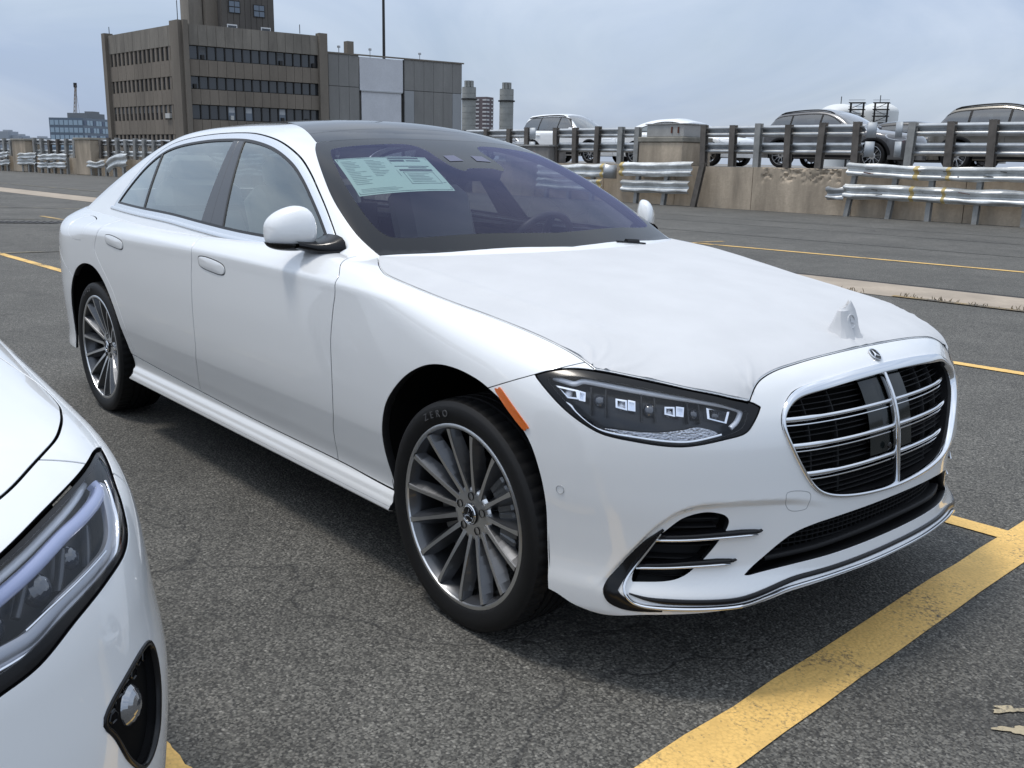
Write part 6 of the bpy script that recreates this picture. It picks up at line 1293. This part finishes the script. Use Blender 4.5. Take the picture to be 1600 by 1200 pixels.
# roof tower
T0=Cn+er*5.75-outr*2.6; T1=Cn+er*12.6-outr*2.6
TW=mat('tower_dark',(.075,.068,.060),.8); 
tw=quad_prism('tower',T0,T1,16.1,26,-outr,6.5,grimy('tower_shaded_cladding',(.105,.095,.085),.85,.15,.4,.1,streak=1),OB)  # front coloured darker than the flanks, its shaded side put into the cladding
quad_prism('tower_flank',T0-er*3.4-outr*2.2,T0-er*1.7-outr*2.2,16.1,26,-outr,3.5,BTOP,OB); quad_prism('tower_flank',T0-er*1.6-outr*1.4,T0-er*.02-outr*1.4,16.1,26,-outr,4.2,BR2,OB)
for k in range(9): a=T0+er*(.75*k+.04); quad_prism('cladding_panel',a,a+er*.68,16.1,26,outr,.06,MATS['tower_shaded_cladding'],OB)
for s_,z0,z1 in((.9,18.6,20.1),(4.1,18.4,19.9)):
    a=T0+er*s_+outr*.10; w_=quad_prism('window',a,a+er*1.5,z0,z1,outr,.05,WFR,OB)
    for i in range(2):
        for j in range(2): quad_prism('pane',a+er*(.08+.70*i)+outr*.06,a+er*(.70+.70*i)+outr*.06,z0+.08+.72*j,z0+.68+.72*j,outr,.03,WGB,w_)
for s_ in(.6,5.0): a=T0+er*s_+outr*.10; w_=quad_prism('window',a,a+er*1.3,16.3,17.25,outr,.06,mat('white_frame',(.70,.70,.70),.6),OB); quad_prism('pane',a+er*.12+outr*.07,a+er*1.18+outr*.07,16.3,17.1,outr,.03,WGL,w_)
for p,h in((Cn+el*1.0,2.6),(Ln+er*.5,1.2),(Cn+er*15,1.1)):
    mb=MB(); mb.tube([(*(p-Cn),16.6),(*(p-Cn),16.6+h)],.05,5); mb.build('roof_antenna',WFR,OB)
# hangar
HG0=Rn+er*.25; HG1=np.array([-112.2,85.8]); eh=frame2(HG0,HG1); oh=np.array([eh[1],-eh[0]]); oh=oh if oh@outr>0 else -oh; LH=np.linalg.norm(HG1-HG0)
HG=empty('hangar',(*HG0,0),0,'grey panelled hangar with a tall white door joined to the office block','building')
hp=lambda n_,s0,s1,z0,z1,th,mt,par=HG,back=0: quad_prism(n_,HG0+eh*s0-oh*back,HG0+eh*s1-oh*back,z0,z1,oh,th,mt,par,HG0)
V=[(*(p),z) for z in(0,14.4) for p in(np.zeros(2)-oh*.3,eh*LH-oh*.3,eh*LH-oh*26,-oh*26)]; meshobj('core',V,[(0,1,5,4),(1,2,6,5),(2,3,7,6),(3,0,4,7),(4,5,6,7)],grimy('hangar_grey',(.19,.185,.175),.8,.12,.5,.1,streak=1),HG)
HP2=grimy('hangar_panel',(.215,.21,.20),.75,.14,.5,.06,streak=1); HP3=grimy('hangar_panel_light',(.30,.31,.32),.7,.1,.5,.06,streak=1); HWH=grimy('hangar_white',(.58,.59,.62),.6,.07,.4,.03)
for k in range(3): hp('cladding_panel',.15+k*1.47,1.58+k*1.47,10.45,14.5,.12,HP2); hp('cladding_panel',.15+k*1.47,1.58+k*1.47,0,10.38,.12,HP2)
for k in range(6): hp('cladding_panel',11.45+k*1.56,12.97+k*1.56,10.45,14.5,.12,HP2); hp('cladding_panel',11.45+k*1.56,12.97+k*1.56,0,10.38,.12,HP3 if k in(0,5) else HP2)
hp('door_header',4.65,11.2,10.05,14.35,.16,HWH); dr=hp('hangar_door',4.9,10.95,0,9.95,.08,HWH); hp('door_rail',4.8,11.05,9.95,10.12,.25,SILV,dr)
hp('parapet',-.1,LH+.1,14.5,14.68,.25,BR2); hp('rain_pipe',11.22,11.40,0,14.4,.2,WFR)
mb=MB(); p=eh*6.0-oh*6; mb.box((*p,15.6),(1.0,1.0,2.6)); mb.build('flue',BR2,HG)
for s_ in(2.2,6.8,14.5): p=eh*s_-oh*1.0; mb=MB(); mb.tube([(*p,14.5),(*p,15.5)],.06,5); mb.lathe([(0,.35),(.22,.25),(.22,.0)],10,'z',(*p,15.4)); mb.build('roof_vent',SILV,HG)
# light mast behind the hangar
p=HG0+eh*13.0-oh*9; lm=empty('light_mast',(*p,0),0,'thin dark mast rising behind the hangar roof','mast'); mb=MB(); mb.tube([(0,0,0),(0,0,34)],[.26,.16],10); mb.build('pole',WFR,lm); mb=MB(); mb.lathe([(.0,34.4),(1.2,34.3),(1.3,33.8),(0,33.8)],16,'z'); mb.build('lamp_ring',WFR,lm)
# power-station chimneys
for x,y,H_,lab in((-245.08,191.13,24.86,'grey banded concrete chimney half hidden by the hangar corner'),(-237.26,200.03,24.51,'grey banded concrete chimney standing free beside the white SUV')):
    ch=empty('chimney',(x,y,0),0,lab,'chimney','power station chimneys')
    mb=MB(); 
    for k in range(12): z0=k*(H_-1.8)/12; mb.lathe([(2.2,z0),(2.2,z0+(H_-1.8)/12-.18),(2.13,z0+(H_-1.8)/12-.16),(2.13,z0+(H_-1.8)/12)],28,'z')
    mb.lathe([(2.2,H_-1.8),(0,H_-1.8)],28,'z'); mb.build('shaft',grimy('chimney_concrete',(.30,.305,.29),.9,.2,.3,.1),ch)
    mb=MB()
    for a in range(8): mb.box((1.05*math.cos(a*.785),1.05*math.sin(a*.785),H_-.8),(.75,.75,1.9),Matrix.Rotation(a*.785,3,'Z')); 
    mb.build('crown',MATS['chimney_concrete'],ch); mb=MB(); mb.lathe([(2.2,H_-5.6),(2.65,H_-5.6),(2.65,H_-5.2),(2.2,H_-5.2)],28,'z'); mb.build('gallery',WFR,ch)
# far tower block
x,y,H_=-524.67,423.59,41.86; ab=empty('apartment_tower',(x,y,0),R(20),'far maroon and white striped apartment tower between the chimneys','building')
mb=MB(); mb.box((0,0,H_/2),(9,9,H_)); mb.build('shaft',mat('hazed_maroon_brick',(.135,.11,.115),.8),ab)  # brick colour greyed to carry the distance haze
for k in range(14):
    z=H_-2-k*2.6
    if z>3:
        for sx_,w_ in((-2.9,3.0),(2.9,3.0)): mb=MB(); mb.box((4.6,sx_,z),(.5,w_,.9)); mb.build('balcony',mat('pale_band',(.55,.55,.55),.8),ab); mb=MB(); mb.box((sx_,-4.6,z),(w_,.5,.9)); mb.build('balcony',MATS['pale_band'],ab)
# glass block, far left, and crane
x,y,H_=-450.85,138.28,14.8; gb=empty('glass_block',(x,y,0),R(40),'low blue glass block on the far left skyline','building')
mb=MB(); mb.box((0,0,H_/2),(16,27,H_)); mb.build('volume',mat('blue_glass',(.10,.135,.18),.15,0,0,.02,spec=.8),gb)
for k in range(5):
    for j in range(12): mb=MB(); mb.box((8.05,-12.3+j*2.24,H_-2-k*3.1),(.2,1.8,2.0)); mb.build('window',mat('glass_pane',(.30,.40,.48),.12,spec=.8) if (j+k)%3 else mat('glass_pane_dark',(.06,.09,.15),.12,spec=.8),gb)
    for j in range(7): mb=MB(); mb.box((-6.6+j*2.2,-13.55,H_-2-k*3.1),(1.8,.2,2.0)); mb.build('window',MATS['glass_pane'],gb)
mb=MB(); mb.box((-1,3,H_+1.2),(9,14,2.4)); mb.box((0,6,H_+2.8),(4,5,1.2)); mb.build('roof_plant',mat('plant_grey',(.17,.18,.19),.8),gb)
x,y,H_=-476.06,140.74,30.23; cr=empty('crane',(x,y,0),0,'thin lattice crane boom above the far glass block','crane')
mb=MB(); n=14; b0=np.array([0,0,6.]); b1=np.array([3.0,1.5,H_])
for s_ in((-1.6,0),(1.6,0),(0,1.4)): mb.tube([(b0[0]+s_[0],b0[1]+s_[1],b0[2]),(b1[0]+s_[0]*.35,b1[1]+s_[1]*.35,b1[2])],.17,4)
for k in range(n):
    t0_,t1_=k/n,(k+1)/n; p0=b0+(b1-b0)*t0_; p1=b0+(b1-b0)*t1_; w0=1.6*(1-.65*t0_); w1=1.6*(1-.65*t1_); mb.tube([tuple(p0+np.array([-w0 if k%2 else w0,0,0])),tuple(p1+np.array([w1 if k%2 else -w1,0,0]))],.11,4)
mb.build('boom',mat('crane_steel',(.26,.21,.17),.7),cr); mb=MB(); mb.box((0,0,4),(4,4,8)); mb.build('cab',mat('crane_cab',(.35,.20,.12),.7),cr); mb=MB(); mb.box((3.0,1.5,H_),(1.2,1.2,2.0)); mb.build('boom_head',WFR,cr)
mb=MB(); mb.tube([(3.0,1.5,H_),(5.2,2.6,8)],.05,4); mb.build('cable',WFR,cr)
# storage tanks right
WT=mat('tank_white',(.66,.67,.66),.5)
for c0,r,lab in(((-128.18,213.02,15.75),4.77,'white domed storage tank left of the scaffold stair'),((-122.12,220.18,16.23),4.46,'white domed storage tank right of the scaffold stair')):
    H_=c0[2]-1.2
    t=empty('storage_tank',(c0[0],c0[1],0),0,lab,'tank','white storage tanks'); mb=MB(); mb.lathe([(r,0),(r,H_-1.0)]+[(r*math.cos(a_),H_-1.0+2.3*math.sin(a_)) for a_ in np.linspace(.08,math.pi/2,9)],40,'z'); mb.build('shell',WT,t)
    mb=MB(); mb.tube([(0,0,H_+1),(0,0,H_+3)],.10,5); mb.build('vent_pipe',WFR,t)
for a,lab in(((-121.21,208.51,15.76),'dark scaffold stair tower between the storage tanks'),((-117.54,212.79,15.87),'dark scaffold stair tower in front of the right storage tank')):
    s_=empty('stair_tower',(a[0],a[1],0),R(25),lab,'stair tower','tank stair towers'); H_=a[2]; mb=MB()
    for dx in(-1.4,1.4):
        for dy in(-1.2,1.2): mb.box((dx,dy,H_/2),(.22,.22,H_))
    mb.build('frame',WFR,s_); mb=MB()
    for k in range(9): z=H_-k*1.5-.1; mb.box((0,0,z),(3.6,3.2,.16)); mb.box((0,-1.2,z-.75),(3.1,.12,.12),Matrix.Rotation(.45*(1 if k%2 else -1),3,'Y')); mb.box((0,-1.5,z+.55),(3.6,.08,.08))
    mb.build('landings',WFR,s_)
# low skyline
rs=random.Random(4)
for x,y,w_,h_,lab in((-676.78,159.46,26,4.5,'low hazy building at the far left edge of the skyline'),(-670.51,166.77,14,2.5,'small hazy building next to the far left one'),(-663.19,175.3,30,1.6,'long low hazy building left of the glass block'),(-466.19,404.97,26,1.2,'low hazy building behind the free-standing chimney')):
    b_=empty('distant_building',(x,y,0),R(rs.uniform(30,60)),lab,'building','low buildings on the horizon'); mb=MB(); hh=1.4+h_*1.2+5.2; mb.box((0,0,hh/2),(w_*.5,9,hh)); mb.build('block',mat('hazy_block',(.30,.33,.37),.9),b_); mb=MB(); mb.box((w_*.1,0,hh+.5),(w_*.15,4,1.0)); mb.build('roof_hut',mat('hazy_block2',(.34,.36,.39),.9),b_)  # haze mixed into the pale block and hut colours
